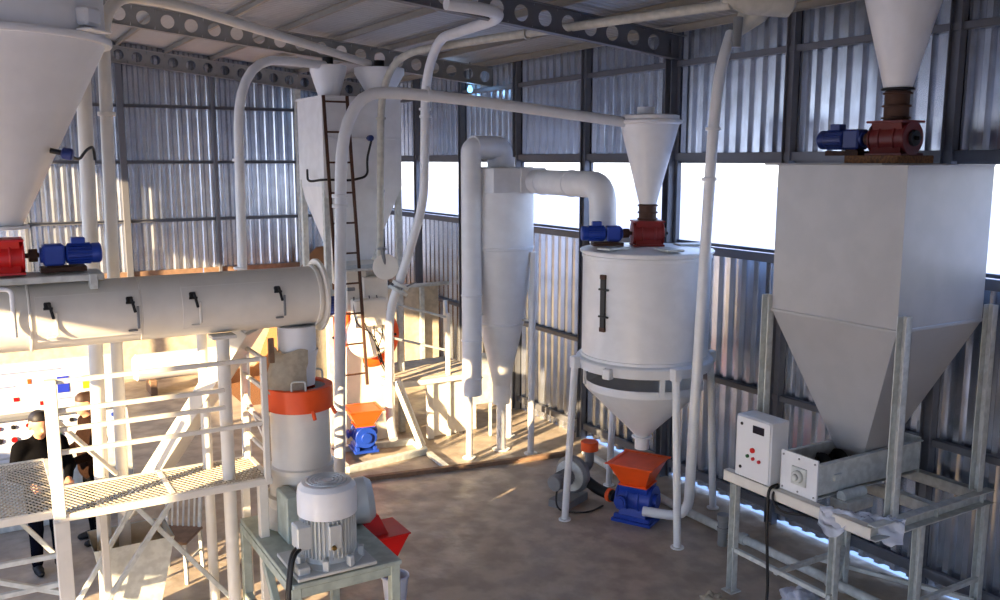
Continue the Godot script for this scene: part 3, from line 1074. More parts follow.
# ------------------------------------------------------------------ left: overhead hopper, drum, pellet mill, platform
func left_side():
	var c := V(.22, 0, -7.78)
	var t := thing("overhead_hopper", "big white conical hopper hanging over the long drum", "hopper", c + V(0, 3.8, 0))
	var xf := Transform3D(Basis(), c)
	var st := S()
	lathe(st, [Vector2(.13, 3.80), Vector2(.15, 3.80), Vector2(.82, 5.16), Vector2(.80, 5.16), Vector2(.14, 3.83)], xf, 56)
	part("cone", st, M.white, t)
	st = S()
	lathe(st, [Vector2(.80, 5.15), Vector2(.86, 5.15), Vector2(.865, 5.16), Vector2(.865, 5.19), Vector2(.86, 5.2), Vector2(.8, 5.2)], xf, 56)
	part("flange", st, M.white, t)
	st = S()
	lathe(st, [Vector2(.82, 5.19), Vector2(.82, 6.3), Vector2(.8, 6.3), Vector2(.8, 5.19)], xf, 56)
	part("shell", st, M.white, t)
	st = S()
	var d := V(.75, 0, .66).normalized()
	box(st, c + d * .86 + V(0, 5.31, 0), V(.18, .13, .1), .02, aim(d))
	box(st, c + d * .9 + V(0, 5.21, 0), V(.24, .015, .12), .003, aim(d))
	part("bracket", st, M.white, t)
	st = S()
	lathe(st, [Vector2(.15, 3.785), Vector2(.2, 3.785), Vector2(.2, 3.81), Vector2(.15, 3.81)], xf, 28)
	part("outlet_flange", st, M.white, t)
	level_sensor("blue level probe on the side of the big overhead hopper's cone", V(.58, 4.37, -7.52), V(.85, -.2, .25).normalized())
	t = thing("sensor_cable", "short black cable from the blue probe to the thick upright pipe", "cable", V(.72, 4.3, -7.5))
	st = S()
	tube(st, rounded([V(.69, 4.34, -7.48), V(.8, 4.30, -7.8), V(.9, 4.38, -8.2), V(.99, 4.42, -8.5), V(1.0, 4.3, -8.53)], .12), .012, 8)
	part("cable_run", st, M.rubber, t)
	rotary_valve("rotary_valve", "bright red rotary valve with blue motor on the long drum's left end", V(.20, 3.44, -7.78), -PI / 2, .78, M.red, M.blue, 0.0)
	# the drum
	var ax := V(1.0, 3.1, -7.76)
	t = thing("conditioner_drum", "long white horizontal drum with latched hatches above the platform", "drum", V(1.0, 2.84, -7.76))
	st = S()
	lathe(st, [Vector2(0, -1.9), Vector2(.255, -1.9), Vector2(.26, -1.895), Vector2(.26, 1.66), Vector2(0, 1.66)], upto(ax, Vector3.RIGHT), 48)
	part("drum_shell", st, M.cream, t)
	for x in [[2.68, .325, .03], [2.63, .275, .03], [.36, .275, .02], [1.15, .264, .012]]:
		st = S()
		disc(st, V(x[0], 3.1, -7.76), Vector3.RIGHT, x[1], x[2], 48, .005)
		part("flange", st, M.cream, t)
	for h in [[.40, 1.14], [1.46, 2.32]]:
		st = S()
		var n := 16
		var a0 := deg_to_rad(-38)
		var a1 := deg_to_rad(42)
		for i in n:
			var p := []
			for e in [0, 1]:
				var a: float = lerp(a0, a1, float(i + e) / n)
				p.append(V(0, sin(a), cos(a)))
			smooth(st) if i == 0 else null
			quad(st, V(h[0], 3.1, -7.76) + p[0] * .268, V(h[0], 3.1, -7.76) + p[1] * .268, V(h[1], 3.1, -7.76) + p[1] * .268, V(h[1], 3.1, -7.76) + p[0] * .268)
		for i in n:
			flat(st)
			for x in h:
				var p := []
				for e in [0, 1]:
					var a: float = lerp(a0, a1, float(i + e) / n)
					p.append(V(0, sin(a), cos(a)))
				quad(st, V(x, 3.1, -7.76) + p[0] * .268, V(x, 3.1, -7.76) + p[1] * .268, V(x, 3.1, -7.76) + p[1] * .25, V(x, 3.1, -7.76) + p[0] * .25)
		for a in [a0, a1]: box(st, V((h[0] + h[1]) * .5, 3.1 + sin(a) * .262, -7.76 + cos(a) * .262), V(h[1] - h[0], .014, .014), .002, Basis(Vector3.RIGHT, -a))
		var door := part("hatch", st, M.cream, t)
		for s in [0, 1]:
			var x: float = h[0] + .08 if s == 0 else h[1] - .08
			var a := deg_to_rad(24)
			var p := V(x, 3.1 + sin(a) * .275, -7.76 + cos(a) * .275)
			st = S()
			box(st, p, V(.05, .05, .03), .006, Basis(Vector3.RIGHT, -a))
			bar(st, p + V(.01, .02, .02), p + V(.035, -.10, .03), .022, .012)
			rod(st, p + V(-.03, -.02, .02), p + V(.035, -.02, .02), .01, 8)
			part("latch", st, M.dark, door)
			st = S()
			bar(st, V(x + .055, 3.16, -7.485), V(x + .055, 2.98, -7.487), .02, .014)
			bar(st, V(x - .02, 2.965, -7.51), V(x + .05, 2.965, -7.51), .016, .016)
			part("stiffener", st, M.grey if s == 1 else M.cream, door)
	st = S()
	box(st, V(.4, 3.4, -7.78), V(1.0, .05, .4), .005)
	box(st, V(.82, 3.37, -7.6), V(.06, .12, .1), .005)
	part("saddle", st, M.stand, t)
	st = S()
	tube(st, rounded([V(.1, 3.36, -7.5), V(.25, 3.36, -7.48), V(.25, 3.0, -7.46)], .05), .018, 8)
	part("conduit", st, M.white, t)
	# posts under the drum
	for p in [[1.79, -7.62, .055], [1.7, -8.0, .045]]:
		var po := thing("support_post", "thick white round post under the long drum beside the chute" if p[2] > .05 else "slim white round post behind the thick one under the drum", "post", V(p[0], 0, p[1]))
		st = S()
		rod(st, V(p[0], 0, p[1]), V(p[0], 2.85, p[1]), p[2], 18)
		part("post_tube", st, M.cream, po)
		st = S()
		box(st, V(p[0], 2.83, p[1]), V(.2, .03, .16), .004)
		box(st, V(p[0], .01, p[1]), V(.18, .02, .18), .004)
		part("end_plate", st, M.cream, po)
	# inclined chute
	t = thing("inclined_chute", "white inclined sheet chute sloping down behind the platform rails", "chute", V(1.65, 1.4, -8.2))
	st = S()
	bar(st, V(2.1, 2.84, -7.9), V(1.15, 1.1, -8.62), .42, .14, .006)
	part("chute_body", st, M.cream, t)
	st = S()
	box(st, V(2.12, 2.85, -7.86), V(.34, .03, .3), .004, aim(V(.97, 1.74, .74)))
	part("flange", st, M.cream, t)
	# platform
	t = thing("platform", "white steel platform with mesh deck and railings below the long drum", "platform", V(1.2, 0, -7.8))
	st = S()
	var y := 1.57
	# expanded mesh: slanted strands both ways
	for area in [[.47, 2.08, -8.1, -7.48], [-1.2, .44, -8.98, -7.6]]:
		var x0: float = area[0]
		var x1: float = area[1]
		var z0: float = area[2]
		var z1: float = area[3]
		var dz := z1 - z0
		for s in [-1.0, 1.0]:
			var x := x0 - dz * .55
			while x < x1 + dz * .55:
				var pa := Vector2(x if s > 0 else x + dz * .55, z0)
				var pb := Vector2(x + dz * .55 if s > 0 else x, z1)
				# clip to the frame
				var ta := 0.0
				var tb := 1.0
				var dx := pb.x - pa.x
				for lim in [[x0, 1.0], [x1, -1.0]]:
					var fa: float = (pa.x - lim[0]) * lim[1]
					var fb: float = (pb.x - lim[0]) * lim[1]
					if fa < 0 and fb < 0: tb = -1.0
					elif fa < 0: ta = max(ta, fa / (fa - fb))
					elif fb < 0: tb = min(tb, fa / (fa - fb))
				if tb > ta + .02:
					var qa := pa.lerp(pb, ta)
					var qb := pa.lerp(pb, tb)
					bar(st, V(qa.x, y + s * .003, qa.y), V(qb.x, y + s * .003, qb.y), .012, .008, .001)
				x += .045
	var dk := part("mesh_deck", st, M.deck_mesh, t)
	dk.set_meta("kind", "stuff")
	for e in [[V(.45, y - .02, -7.46), V(2.12, y - .02, -7.46)], [V(.45, y - .02, -8.12), V(2.12, y - .02, -8.12)], [V(2.1, y - .02, -8.12), V(2.1, y - .02, -7.46)], [V(.46, y - .02, -9.0), V(.46, y - .02, -7.46)], [V(-1.2, y - .02, -7.58), V(.45, y - .02, -7.58)], [V(-1.2, y - .02, -9.0), V(.45, y - .02, -9.0)], [V(1.3, y - .02, -8.12), V(1.3, y - .02, -7.46)], [V(-.4, y - .02, -9.0), V(-.4, y - .02, -7.58)]]:
		st = S()
		bar(st, e[0], e[1], .045, .06)
		part("deck_frame", st, M.cream, t)
	for p in [[.45, -7.47, .045], [2.08, -7.46, .026], [2.08, -8.1, .026]] :
		st = S()
		box(st, V(p[0], y + .53, p[1]), V(p[2] * 2, 1.1, p[2] * 2), .006)
		part("rail_post", st, M.cream, t)
	for h in [1.06, .83, .68, .5]:
		st = S()
		bar(st, V(.45, y + h, -7.47), V(2.08 if h > 1 or h < .6 else 1.75, y + h, -7.47), .036, .036)
		part("rail", st, M.cream, t)
	for h in [1.06, .8, .5, .25]:
		st = S()
		bar(st, V(2.08, y + h, -8.1), V(2.08, y + h, -7.46), .034, .034)
		part("rail", st, M.cream, t)
	st = S()
	bar(st, V(.46, y + .75, -7.6), V(.95, y + .05, -8.1), .035, .035)
	part("rail_brace", st, M.cream, t)
	st = S()
	bar(st, V(2.08, y + .62, -8.1), V(2.08, y + .34, -7.46), .03, .03)
	part("rail_brace", st, M.cream, t)
	for p in [[.46, -7.5, .055], [2.04, -7.5, .04], [2.04, -8.08, .035], [.8, -7.9, .03]]:
		st = S()
		box(st, V(p[0], (y - .05) * .5, p[1]), V(p[2] * 2, y - .05, p[2] * 2), .006)
		box(st, V(p[0], .008, p[1]), V(.16, .016, .16), .003)
		part("leg", st, M.cream, t)
	for e in [[V(.95, y - .05, -7.9), V(2.0, .1, -7.9)], [V(1.45, y - .05, -7.85), V(.6, .35, -7.85)], [V(1.2, y - .05, -8.1), V(.55, .5, -8.1)], [V(-1.2, 1.22, -7.6), V(.43, 1.22, -7.55)], [V(-.9, 1.5, -7.6), V(.43, .9, -7.55)], [V(-1.2, .95, -7.6), V(.43, .98, -7.55)], [V(-.1, 1.5, -8.9), V(.46, .7, -8.9)]]:
		st = S()
		bar(st, e[0], e[1], .04, .04)
		part("brace", st, M.stand, t)
	pellet_mill()
	# things under and behind the platform
	t = thing("sheet_hopper", "pale grey open sheet hopper standing under the platform", "hopper", V(1.08, 0, -8.5))
	st = S()
	loft(st, [1.08, -8.5, .16, .14, .0], [1.08, -8.5, .34, .26, .9], false, true)
	part("hopper_wall", st, M.stand, t)
	st = S()
	loft(st, [1.08, -8.5, .15, .13, .03], [1.08, -8.5, .33, .25, .895], false, true)
	part("inner_wall", st, M.tan, t)
	chair()
	person("person in a black jacket with dark hair standing before the control desk", V(.48, 0, -10.2), deg_to_rad(12), M.black_cloth, M.denim, M.hair_dark, .6, .3)
	person("person in a brown jacket with brown hair turned sideways at the control desk", V(1.02, 0, -10.75), deg_to_rad(-80), M.brown_cloth, M.black_cloth, M.hair_brown, .3, 0.0)
	control_desk()
	t = thing("bucket", "small pale plastic bucket on the floor beside the pellet mill", "bucket", V(3.32, 0, -7.6))
	st = S()
	lathe(st, [Vector2(0, .0), Vector2(.1, 0), Vector2(.13, .32), Vector2(.122, .32), Vector2(.095, .012), Vector2(0, .012)], Transform3D(Basis(), V(3.32, 0, -7.6)), 24)
	var bk := part("pail", st, M.plastic, t)
	st = S()
	lathe(st, [Vector2(.128, .295), Vector2(.138, .3), Vector2(.138, .32), Vector2(.122, .325)], Transform3D(Basis(), V(3.32, 0, -7.6)), 24)
	part("rim", st, M.plastic, bk)
func pellet_mill():
	var c := V(2.47, 0, -7.72)
	var xf := Transform3D(Basis(), c)
	var t := thing("pellet_mill", "white round pellet mill with orange collar and upright grey motor", "mill", V(2.4, 0, -7.2))
	var st := S()
	lathe(st, [Vector2(.36, 1.04), Vector2(.36, 1.12), Vector2(.30, 1.2), Vector2(.285, 1.5), Vector2(.265, 1.55), Vector2(.265, 2.12), Vector2(0, 2.12)], xf, 40)
	var b := part("mill_body", st, M.cream, t)
	st = S()
	lathe(st, [Vector2(.265, 1.52), Vector2(.29, 1.53), Vector2(.29, 1.57), Vector2(.265, 1.58)], xf, 40)
	part("band", st, M.cream, b)
	st = S()
	lathe(st, [Vector2(.30, 1.25), Vector2(.33, 1.26), Vector2(.33, 1.31), Vector2(.30, 1.32)], xf, 40)
	part("band", st, M.cream, b)
	st = S()
	lathe(st, [Vector2(.27, 2.1), Vector2(.295, 2.1), Vector2(.30, 2.105), Vector2(.30, 2.3), Vector2(.295, 2.305), Vector2(.24, 2.305), Vector2(.235, 2.3), Vector2(.235, 2.14)], xf, 40)
	var col := part("orange_collar", st, M.orange, t)
	st = S()
	lathe(st, [Vector2(.15, 2.285), Vector2(.24, 2.285), Vector2(.24, 2.27), Vector2(.15, 2.27)], xf, 40)
	part("collar_top", st, M.grey, col)
	for a in [-.6, 1.9]:
		st = S()
		var p := c + V(cos(a) * .27, 2.3, sin(a) * .27)
		var q := V(-sin(a), 0, cos(a)) * .06
		tube(st, rounded([p - q, p - q + V(0, .09, 0), p + q + V(0, .09, 0), p + q], .03), .009, 8)
		part("handle", st, M.stand, col)
	st = S()
	for a in [.7, 1.5]:
		rod(st, c + V(cos(a) * .3, 2.12, sin(a) * .3), c + V(cos(a) * .34, 2.05, sin(a) * .34), .018, 8)
	part("toggle", st, M.orange, col)
	st = S()
	rod(st, V(2.47, 2.84, -7.74), V(2.47, 2.62, -7.74), .17, 28)
	lathe(st, [Vector2(.17, 2.62), Vector2(.15, 2.55), Vector2(.13, 2.3), Vector2(.12, 2.3), Vector2(.14, 2.55), Vector2(.16, 2.62)], Transform3D(Basis(), V(2.49, 0, -7.74)), 28, -1.2, 4.4)
	part("feed_spout", st, M.white, t)
	# canvas sleeve torn open over the inlet
	st = S()
	smooth(st)
	var f := FastNoiseLite.new()
	f.seed = 12
	f.frequency = 4.0
	var g := []
	for i in 14:
		var row := []
		for j in 14:
			var u := i / 13.0
			var w := j / 13.0
			var a: float = lerp(1.2, 3.6, u)
			var r: float = lerp(.18, .23, w) + f.get_noise_2d(u * .5, w * .3) * .03
			row.append(V(2.45 - w * .06, lerp(2.64, 2.27, w) + .02 * sin(u * 9.0), -7.74) + V(cos(a) * r, 0, sin(a) * r))
		g.append(row)
	for i in 13:
		for j in 13: quad(st, g[i][j], g[i + 1][j], g[i + 1][j + 1], g[i][j + 1])
	part("canvas_sleeve", st, M.cloth, t)
	st = S()
	box(st, V(2.2, 2.66, -7.62), V(.05, .22, .03), .004)
	part("strap", st, M.plank, t)
	# base table and legs
	st = S()
	box(st, V(2.42, 1.02, -7.22), V(.92, .04, 1.55), .006)
	part("base_table", st, M.pale_green, t)
	for p in [[1.99, -6.5], [2.83, -6.5], [1.99, -7.95], [2.83, -7.95]]:
		st = S()
		box(st, V(p[0], .5, p[1]), V(.08, 1.0, .08), .006)
		part("leg", st, M.pale_green, t)
	for e in [[V(1.99, .95, -6.5), V(2.83, .95, -6.5)], [V(1.99, .95, -7.95), V(1.99, .95, -6.5)], [V(2.83, .95, -7.95), V(2.83, .95, -6.5)], [V(1.99, .3, -7.95), V(1.99, .3, -6.5)], [V(1.99, .9, -7.3), V(1.99, .1, -6.5)]]:
		st = S()
		bar(st, e[0], e[1], .06, .08)
		part("cross_bar", st, M.pale_green, t)
	# the upright motor
	var mc := V(2.35, 1.04, -6.72)
	st = S()
	lathe(st, [Vector2(.0, .02), Vector2(.27, .02), Vector2(.27, .05), Vector2(.215, .07), Vector2(.20, .12), Vector2(.20, .44), Vector2(0, .44)], Transform3D(Basis(), mc), 40)
	for i in 40:
		var a := TAU * i / 40
		var d := V(cos(a), 0, sin(a))
		box(st, mc + d * .215 + V(0, .27, 0), V(.03, .32, .009), .002, Basis(d, Vector3.UP, d.cross(Vector3.UP)))
	var mo := part("motor_housing", st, M.motor, t)
	st = S()
	lathe(st, [Vector2(.22, .43), Vector2(.24, .44), Vector2(.242, .60), Vector2(.232, .66), Vector2(.20, .695), Vector2(.15, .70), Vector2(0, .70)], Transform3D(Basis(), mc), 40)
	part("fan_cover", st, M.white, mo)
	st = S()
	for r in [.05, .085, .12, .15]: lathe(st, [Vector2(r, .70), Vector2(r + .004, .708), Vector2(r + .012, .708), Vector2(r + .016, .70)], Transform3D(Basis(), mc), 30)
	part("grille", st, M.motor, mo)
	st = S()
	box(st, mc + V(-.24, .30, .06), V(.12, .2, .16), .01)
	part("terminal_box", st, M.motor, mo)
	for a in [.4, 1.2, 2.0, 2.9]:
		st = S()
		box(st, mc + V(cos(a) * .26, .08, sin(a) * .26), V(.05, .1, .05), .006, Basis(Vector3.UP, -a))
		part("foot", st, M.motor, mo)
	st = S()
	box(st, mc + V(-.02, .3, .225), V(.1, .2, .03), .004)
	part("name_plate", st, M.motor, mo)
	st = S()
	disc(st, mc + V(-.04, .22, .245), Vector3.BACK, .02, .03, 12)
	part("eye_bolt", st, M.brass, mo)
	st = S()
	box(st, mc + V(-.02, .03, 0), V(.66, .03, .56), .006)
	box(st, mc + V(-.28, .07, .18), V(.1, .07, .1), .008)
	part("mounting_plate", st, M.motor, mo)
	for k in 2:
		st = S()
		tube(st, rounded([mc + V(-.27, .22, .07 + k * .05), mc + V(-.36, .2, .14 + k * .05), mc + V(-.42, -.1, .2 + k * .05), mc + V(-.43, -.6, .2 + k * .04)], .12), .016, 8)
		part("power_cable", st, M.dark, mo)
	# side housing and red spout
	st = S()
	lathe(st, [Vector2(0, -.14), Vector2(.2, -.14), Vector2(.215, -.12), Vector2(.215, .1), Vector2(.17, .16), Vector2(0, .16)], upto(V(2.86, 1.22, -7.42), V(1, .1, .25)), 28)
	part("side_housing", st, M.motor, t)
	st = S()
	loft(st, [3.1, -7.36, .09, .09, .64], [3.05, -7.4, .25, .2, .9], false, false)
	box(st, V(3.05, .9, -7.4), V(.52, .015, .42), .003)
	loft(st, [3.0, -7.42, .12, .15, .9], [2.95, -7.45, .1, .12, 1.08])
	part("red_spout", st, M.red, t)
	st = S()
	box(st, V(2.22, 1.25, -7.35), V(.12, .42, .3), .01)
	part("gear_cover", st, M.pale_green, t)
	st = S()
	box(st, V(2.7, 1.2, -7.3), V(.12, .3, .2), .01)
	part("gear_cover", st, M.pale_green, t)
func chair():
	var o := V(1.62, 0, -9.35)
	var t := thing("wooden_chair", "pale slat-back chair standing behind the platform", "chair", o, deg_to_rad(-35))
	loc = true
	var st := S()
	box(st, V(0, .45, 0), V(.42, .035, .42), .01)
	part("seat", st, M.plank, t)
	for p in [[-.18, .18], [.18, .18]]:
		st = S()
		bar(st, V(p[0], 0, p[1]), V(p[0] * .95, .44, p[1] * .95), .035, .035)
		part("leg", st, M.stand, t)
	for s in [-1, 1]:
		st = S()
		bar(st, V(s * .19, 0, -.2), V(s * .18, .45, -.19), .035, .035)
		bar(st, V(s * .18, .45, -.19), V(s * .18, .88, -.27), .035, .035)
		part("leg", st, M.stand, t)
	st = S()
	bar(st, V(-.19, .86, -.265), V(.19, .86, -.265), .03, .07)
	part("top_rail", st, M.stand, t)
	for k in 5:
		st = S()
		bar(st, V(-.12 + k * .06, .46, -.19), V(-.12 + k * .06, .85, -.26), .02, .012)
		part("slat", st, M.stand, t)
	st = S()
	for s in [-1, 1]: bar(st, V(s * .18, .22, -.19), V(s * .175, .22, .18), .02, .025)
	part("stretcher", st, M.stand, t)
	loc = false
func control_desk():
	var t := thing("control_desk", "white control desk with rows of buttons and a printed diagram board above", "control desk", V(.3, 0, -11.7))
	var x0 := -2.2
	var x1 := 1.55
	var st := S()
	box(st, V((x0 + x1) * .5, .45, -11.75), V(x1 - x0, .9, .5), .01)
	part("desk_body", st, M.blue if false else M.stand, t)
	st = S()
	var bs := Basis(Vector3.RIGHT, deg_to_rad(-28))
	box(st, V((x0 + x1) * .5, 1.06, -11.62), V(x1 - x0, .5, .04), .006, bs)
	var pn := part("button_panel", st, M.panel_white, t)
	st = S()
	box(st, V((x0 + x1) * .5, 1.56, -11.85), V(x1 - x0, .74, .08), .006)
	var bd := part("diagram_board", st, M.panel_white, t)
	st = S()
	box(st, V((x0 + x1) * .5, 1.31, -11.74), V(x1 - x0, .05, .16), .006)
	part("ledge", st, M.grey, t)
	var cols := ["red_button", "dark", "green_button", "blue", "red_button", "dark"]
	var rng := RandomNumberGenerator.new()
	rng.seed = 8
	for i in 16:
		for j in 3:
			if rng.randf() < .25: continue
			st = S()
			var p := V(-.95 + i * .155, 1.06, -11.62) + bs * V(0, .15 - j * .15, .03)
			disc(st, p, bs.z, .026 if j != 1 else .034, .03, 12, .005)
			part("button", st, M[cols[rng.randi() % 6]], pn)
	for q in [[.86, 1.62, .13, .2, "print_blue"], [1.12, 1.62, .09, .16, "yellow"], [.35, 1.5, .06, .05, "red_button"], [.5, 1.7, .04, .06, "orange"], [.62, 1.42, .05, .05, "red_button"], [.2, 1.66, .3, .012, "print_line"], [.05, 1.5, .012, .3, "print_line"], [.7, 1.5, .012, .4, "print_line"], [.5, 1.82, .7, .01, "print_line"], [-.2, 1.6, .35, .01, "print_line"], [1.0, 1.45, .4, .01, "print_line"]]:
		st = S()
		box(st, V(q[0], q[1], -11.806), V(q[2], q[3], .006), .001)
		part("diagram_mark", st, M[q[4]], bd)
# ------------------------------------------------------------------ middle: tall bin, second mill, cyclone
func middle():
	var t := thing("tall_bin", "tall white rectangular bin tapering down, with a dark ladder before it", "bin", V(5.18, 2.8, -13.3))
	var st := S()
	var cx := 5.18
	var cz := -13.3
	loft(st, [cx, cz, .62, .56, 3.9], [cx, cz, .62, .56, 5.2], true, false)
	part("bin_wall", st, M.white, t)
	st = S()
	loft(st, [5.06, -13.05, .24, .2, 2.75], [cx, cz, .62, .56, 3.9], false, true)
	part("taper", st, M.white, t)
	st = S()
	box(st, V(cx, 5.21, cz), V(1.28, .03, 1.16), .004)
	box(st, V(cx, 4.62, -12.735), V(1.24, .02, .012), .003)
	part("rim", st, M.white, t)
	for p in [[-.58, -.5], [.58, -.5], [.58, .5], [-.58, .5]]:
		st = S()
		box(st, V(cx + p[0], 2.0, cz + p[1]), V(.09, 4.0, .09), .006)
		part("leg", st, M.stand, t)
	for a in [[4.8, .27, "small white cone on the tall bin's left top under the bent pipe"], [5.62, .38, "wider white cone on the tall bin's right top under the roof pipe"]]:
		var q := thing("bin_separator", a[2], "separator", V(a[0], 5.22, -13.1))
		st = S()
		lathe(st, [Vector2(.14, 5.22), Vector2(.15, 5.22), Vector2(a[1], 5.6), Vector2(a[1], 5.68), Vector2(0, 5.69)], Transform3D(Basis(), V(a[0], 0, -13.1)), 30)
		part("cone", st, M.white, q)
		st = S()
		rod(st, V(a[0], 5.68, -13.1), V(a[0], 5.8, -13.1), .08)
		part("outlet", st, M.dark, q)
	# ladder
	t = thing("ladder", "dark brown steel ladder leaning against the tall white bin", "ladder", V(4.7, 1.05, -12.0))
	var a0 := V(4.5, 1.05, -12.02)
	var a1 := V(4.56, 5.22, -12.67)
	var b0 := V(4.87, 1.05, -12.02)
	var b1 := V(4.92, 5.22, -12.67)
	for e in [[a0, a1], [b0, b1]]:
		st = S()
		bar(st, e[0], e[1], .045, .03)
		part("stile", st, M.rust, t)
	for k in 10:
		st = S()
		var u := (k + .4) / 9.6
		rod(st, a0.lerp(a1, u), b0.lerp(b1, u), .014, 8)
		part("rung", st, M.rust, t)
	level_sensor("dark level probe high on the tall bin's front", V(5.25, 4.62, -12.74), Vector3.BACK)
	level_sensor("dark level probe low on the tall bin's front", V(5.42, 3.84, -12.78), Vector3.BACK)
	t = thing("sensor_cable", "dark cable strung across the tall bin between its probes", "cable", V(5.2, 4.0, -12.7))
	st = S()
	tube(st, rounded([V(5.27, 4.6, -12.62), V(5.2, 4.3, -12.66), V(5.22, 4.06, -12.66), V(4.9, 4.0, -12.58), V(4.55, 4.02, -12.7), V(4.4, 3.98, -13.0), V(4.5, 4.15, -13.3)], .12), .018, 8)
	part("cable_run", st, M.rubber, t)
	# second mill
	t = thing("ring_die_mill", "white mill with round orange door under the tall bin", "mill", V(5.15, 0, -12.9))
	var mc := V(5.12, 1.65, -12.75)
	var fx := V(-.25, 0, 1).normalized()
	st = S()
	lathe(st, [Vector2(0, -.5), Vector2(.4, -.5), Vector2(.5, -.4), Vector2(.5, -.04), Vector2(0, -.04)], upto(mc, fx), 40)
	loft(st, [5.15, -12.95, .4, .35, .0], [5.15, -12.95, .34, .3, 1.5])
	part("mill_housing", st, M.cream, t)
	st = S()
	lathe(st, [Vector2(0, -.04), Vector2(.53, -.04), Vector2(.54, -.03), Vector2(.54, .06), Vector2(.5, .1), Vector2(.42, .12), Vector2(0, .12)], upto(mc, fx), 44)
	var dr := part("orange_door", st, M.orange, t)
	st = S()
	lathe(st, [Vector2(0, .1), Vector2(.34, .1), Vector2(.34, .28), Vector2(.3, .34), Vector2(0, .34)], upto(mc + V(.04, .02, 0), fx), 40)
	part("door_boss", st, M.cream, dr)
	st = S()
	for i in 12:
		var a := TAU * i / 12
		var p: Vector3 = upto(mc, fx) * V(cos(a) * .47, .115, sin(a) * .47)
		disc(st, p, fx, .022, .03, 8, .004)
	part("bolt", st, M.dark, dr)
	st = S()
	box(st, V(4.95, 2.36, -12.75), V(.34, .62, .4), .02)
	box(st, V(5.22, 2.32, -12.56), V(.4, .5, .2), .015)
	box(st, V(5.08, 2.05, -12.42), V(.5, .42, .22), .02)
	lathe(st, [Vector2(0, -.35), Vector2(.17, -.35), Vector2(.17, .3), Vector2(0, .3)], upto(V(5.05, 2.62, -12.85), Vector3.RIGHT), 24)
	var fd := part("feeder_housing", st, M.cream, t)
	st = S()
	box(st, V(5.1, 2.72, -12.45), V(.9, .03, .5), .004)
	part("service_plate", st, M.stand, fd)
	st = S()
	for p in [V(4.85, 2.4, -12.53), V(5.3, 2.2, -12.53), V(5.15, 2.45, -12.53)]: box(st, p, V(.12, .05, .04), .006)
	part("clamp", st, M.grey, fd)
	motor(t, V(4.7, 2.15, -12.7), Vector3.LEFT, .13, .3, M.navy, M.navy)
	st = S()
	for k in 4:
		tube(st, rounded([V(4.85 + k * .12, 2.3, -12.42), V(4.8 + k * .16, 1.9 - k * .05, -12.3), V(5.1, 1.75 - .1 * k, -12.25), V(5.2 + k * .05, 1.3 - k * .12, -12.2)], .2), .009, 6)
	part("cable_bundle", st, M.dark, t)
	# platform round that mill
	t = thing("mill_platform", "low wooden-decked service platform with pipe railing by the orange-doored mill", "platform", V(6.1, 0, -12.6))
	for k in 6:
		st = S()
		box(st, V(6.1, .98, -12.3 - k * .2), V(1.55, .035, .19), .005)
		part("plank", st, M.tan, t)
	for e in [[V(5.3, .93, -12.2), V(6.9, .93, -12.2)], [V(5.3, .93, -13.4), V(6.9, .93, -13.4)], [V(5.35, .93, -13.4), V(5.35, .93, -12.2)], [V(6.86, .93, -13.4), V(6.86, .93, -12.2)]]:
		st = S()
		channel(st, e[0], e[1], .05, .1, 1.0, .008)
		part("frame_beam", st, M.cream, t)
	for p in [[5.35, -12.22], [6.3, -12.22], [6.86, -13.38], [5.35, -13.38]]:
		st = S()
		box(st, V(p[0], .98, p[1]), V(.06, 1.96, .06), .005)
		part("post", st, M.cream, t)
	for h in [1.94, 1.42]:
		st = S()
		rod(st, V(5.35, h + .25, -12.22), V(6.3, h - .05, -12.22), .02, 10)
		rod(st, V(6.3, h - .05, -12.22), V(6.86, h, -13.38), .02, 10)
		part("rail", st, M.stand, t)
	st = S()
	box(st, V(6.38, .45, -12.25), V(.86, .86, .04), .006)
	part("skirt_panel", st, M.cream, t)
	st = S()
	box(st, V(5.98, .45, -12.22), V(.1, .9, .08), .006)
	part("skirt_post", st, M.cream, t)
	t = thing("grey_panel", "flat grey sheet panel standing behind the cyclone's outlet", "panel", V(6.7, .5, -11.85))
	st = S()
	box(st, V(6.72, .95, -11.85), V(.4, .8, .03), .005)
	part("sheet", st, M.stand, t)
	st = S()
	box(st, V(6.86, .28, -11.87), V(.04, .56, .04), .005)
	part("foot", st, M.stand, t)
	# feeder and its skid
	airlock_feeder("orange inlet box over a blue blower beside the ladder's foot", V(4.78, .09, -12.0), deg_to_rad(-8), .85)
	t = thing("steel_skid", "pale steel skid frame on the floor under the far blower", "skid", V(5.0, 0, -11.8))
	for e in [[V(4.3, .045, -11.4), V(5.6, .045, -11.6)], [V(4.35, .045, -12.35), V(5.7, .045, -12.1)], [V(4.35, .045, -12.35), V(4.3, .045, -11.4)], [V(5.65, .045, -12.1), V(5.58, .045, -11.6)]]:
		st = S()
		bar(st, e[0], e[1], .09, .09)
		part("skid_beam", st, M.stand, t)
	for e in [[V(5.55, .09, -11.65), V(5.3, 1.05, -12.0)], [V(5.62, .09, -11.72), V(5.38, 1.05, -12.05)]]:
		st = S()
		bar(st, e[0], e[1], .05, .07)
		part("strut", st, M.cream, t)
	# tall cyclone
	var c := V(6.66, 0, -11.2)
	var xf := Transform3D(Basis(), c)
	t = thing("tall_cyclone", "tall white cyclone with long cone standing before the far windows", "cyclone", c)
	st = S()
	lathe(st, [Vector2(0, 4.2), Vector2(.465, 4.2), Vector2(.47, 4.195), Vector2(.47, 3.05)], xf, 40)
	var cb := part("cylinder", st, M.white, t)
	st = S()
	lathe(st, [Vector2(.47, 3.05), Vector2(.33, 1.95), Vector2(.12, .98), Vector2(.11, .98)], xf, 40)
	part("cone", st, M.white, t)
	st = S()
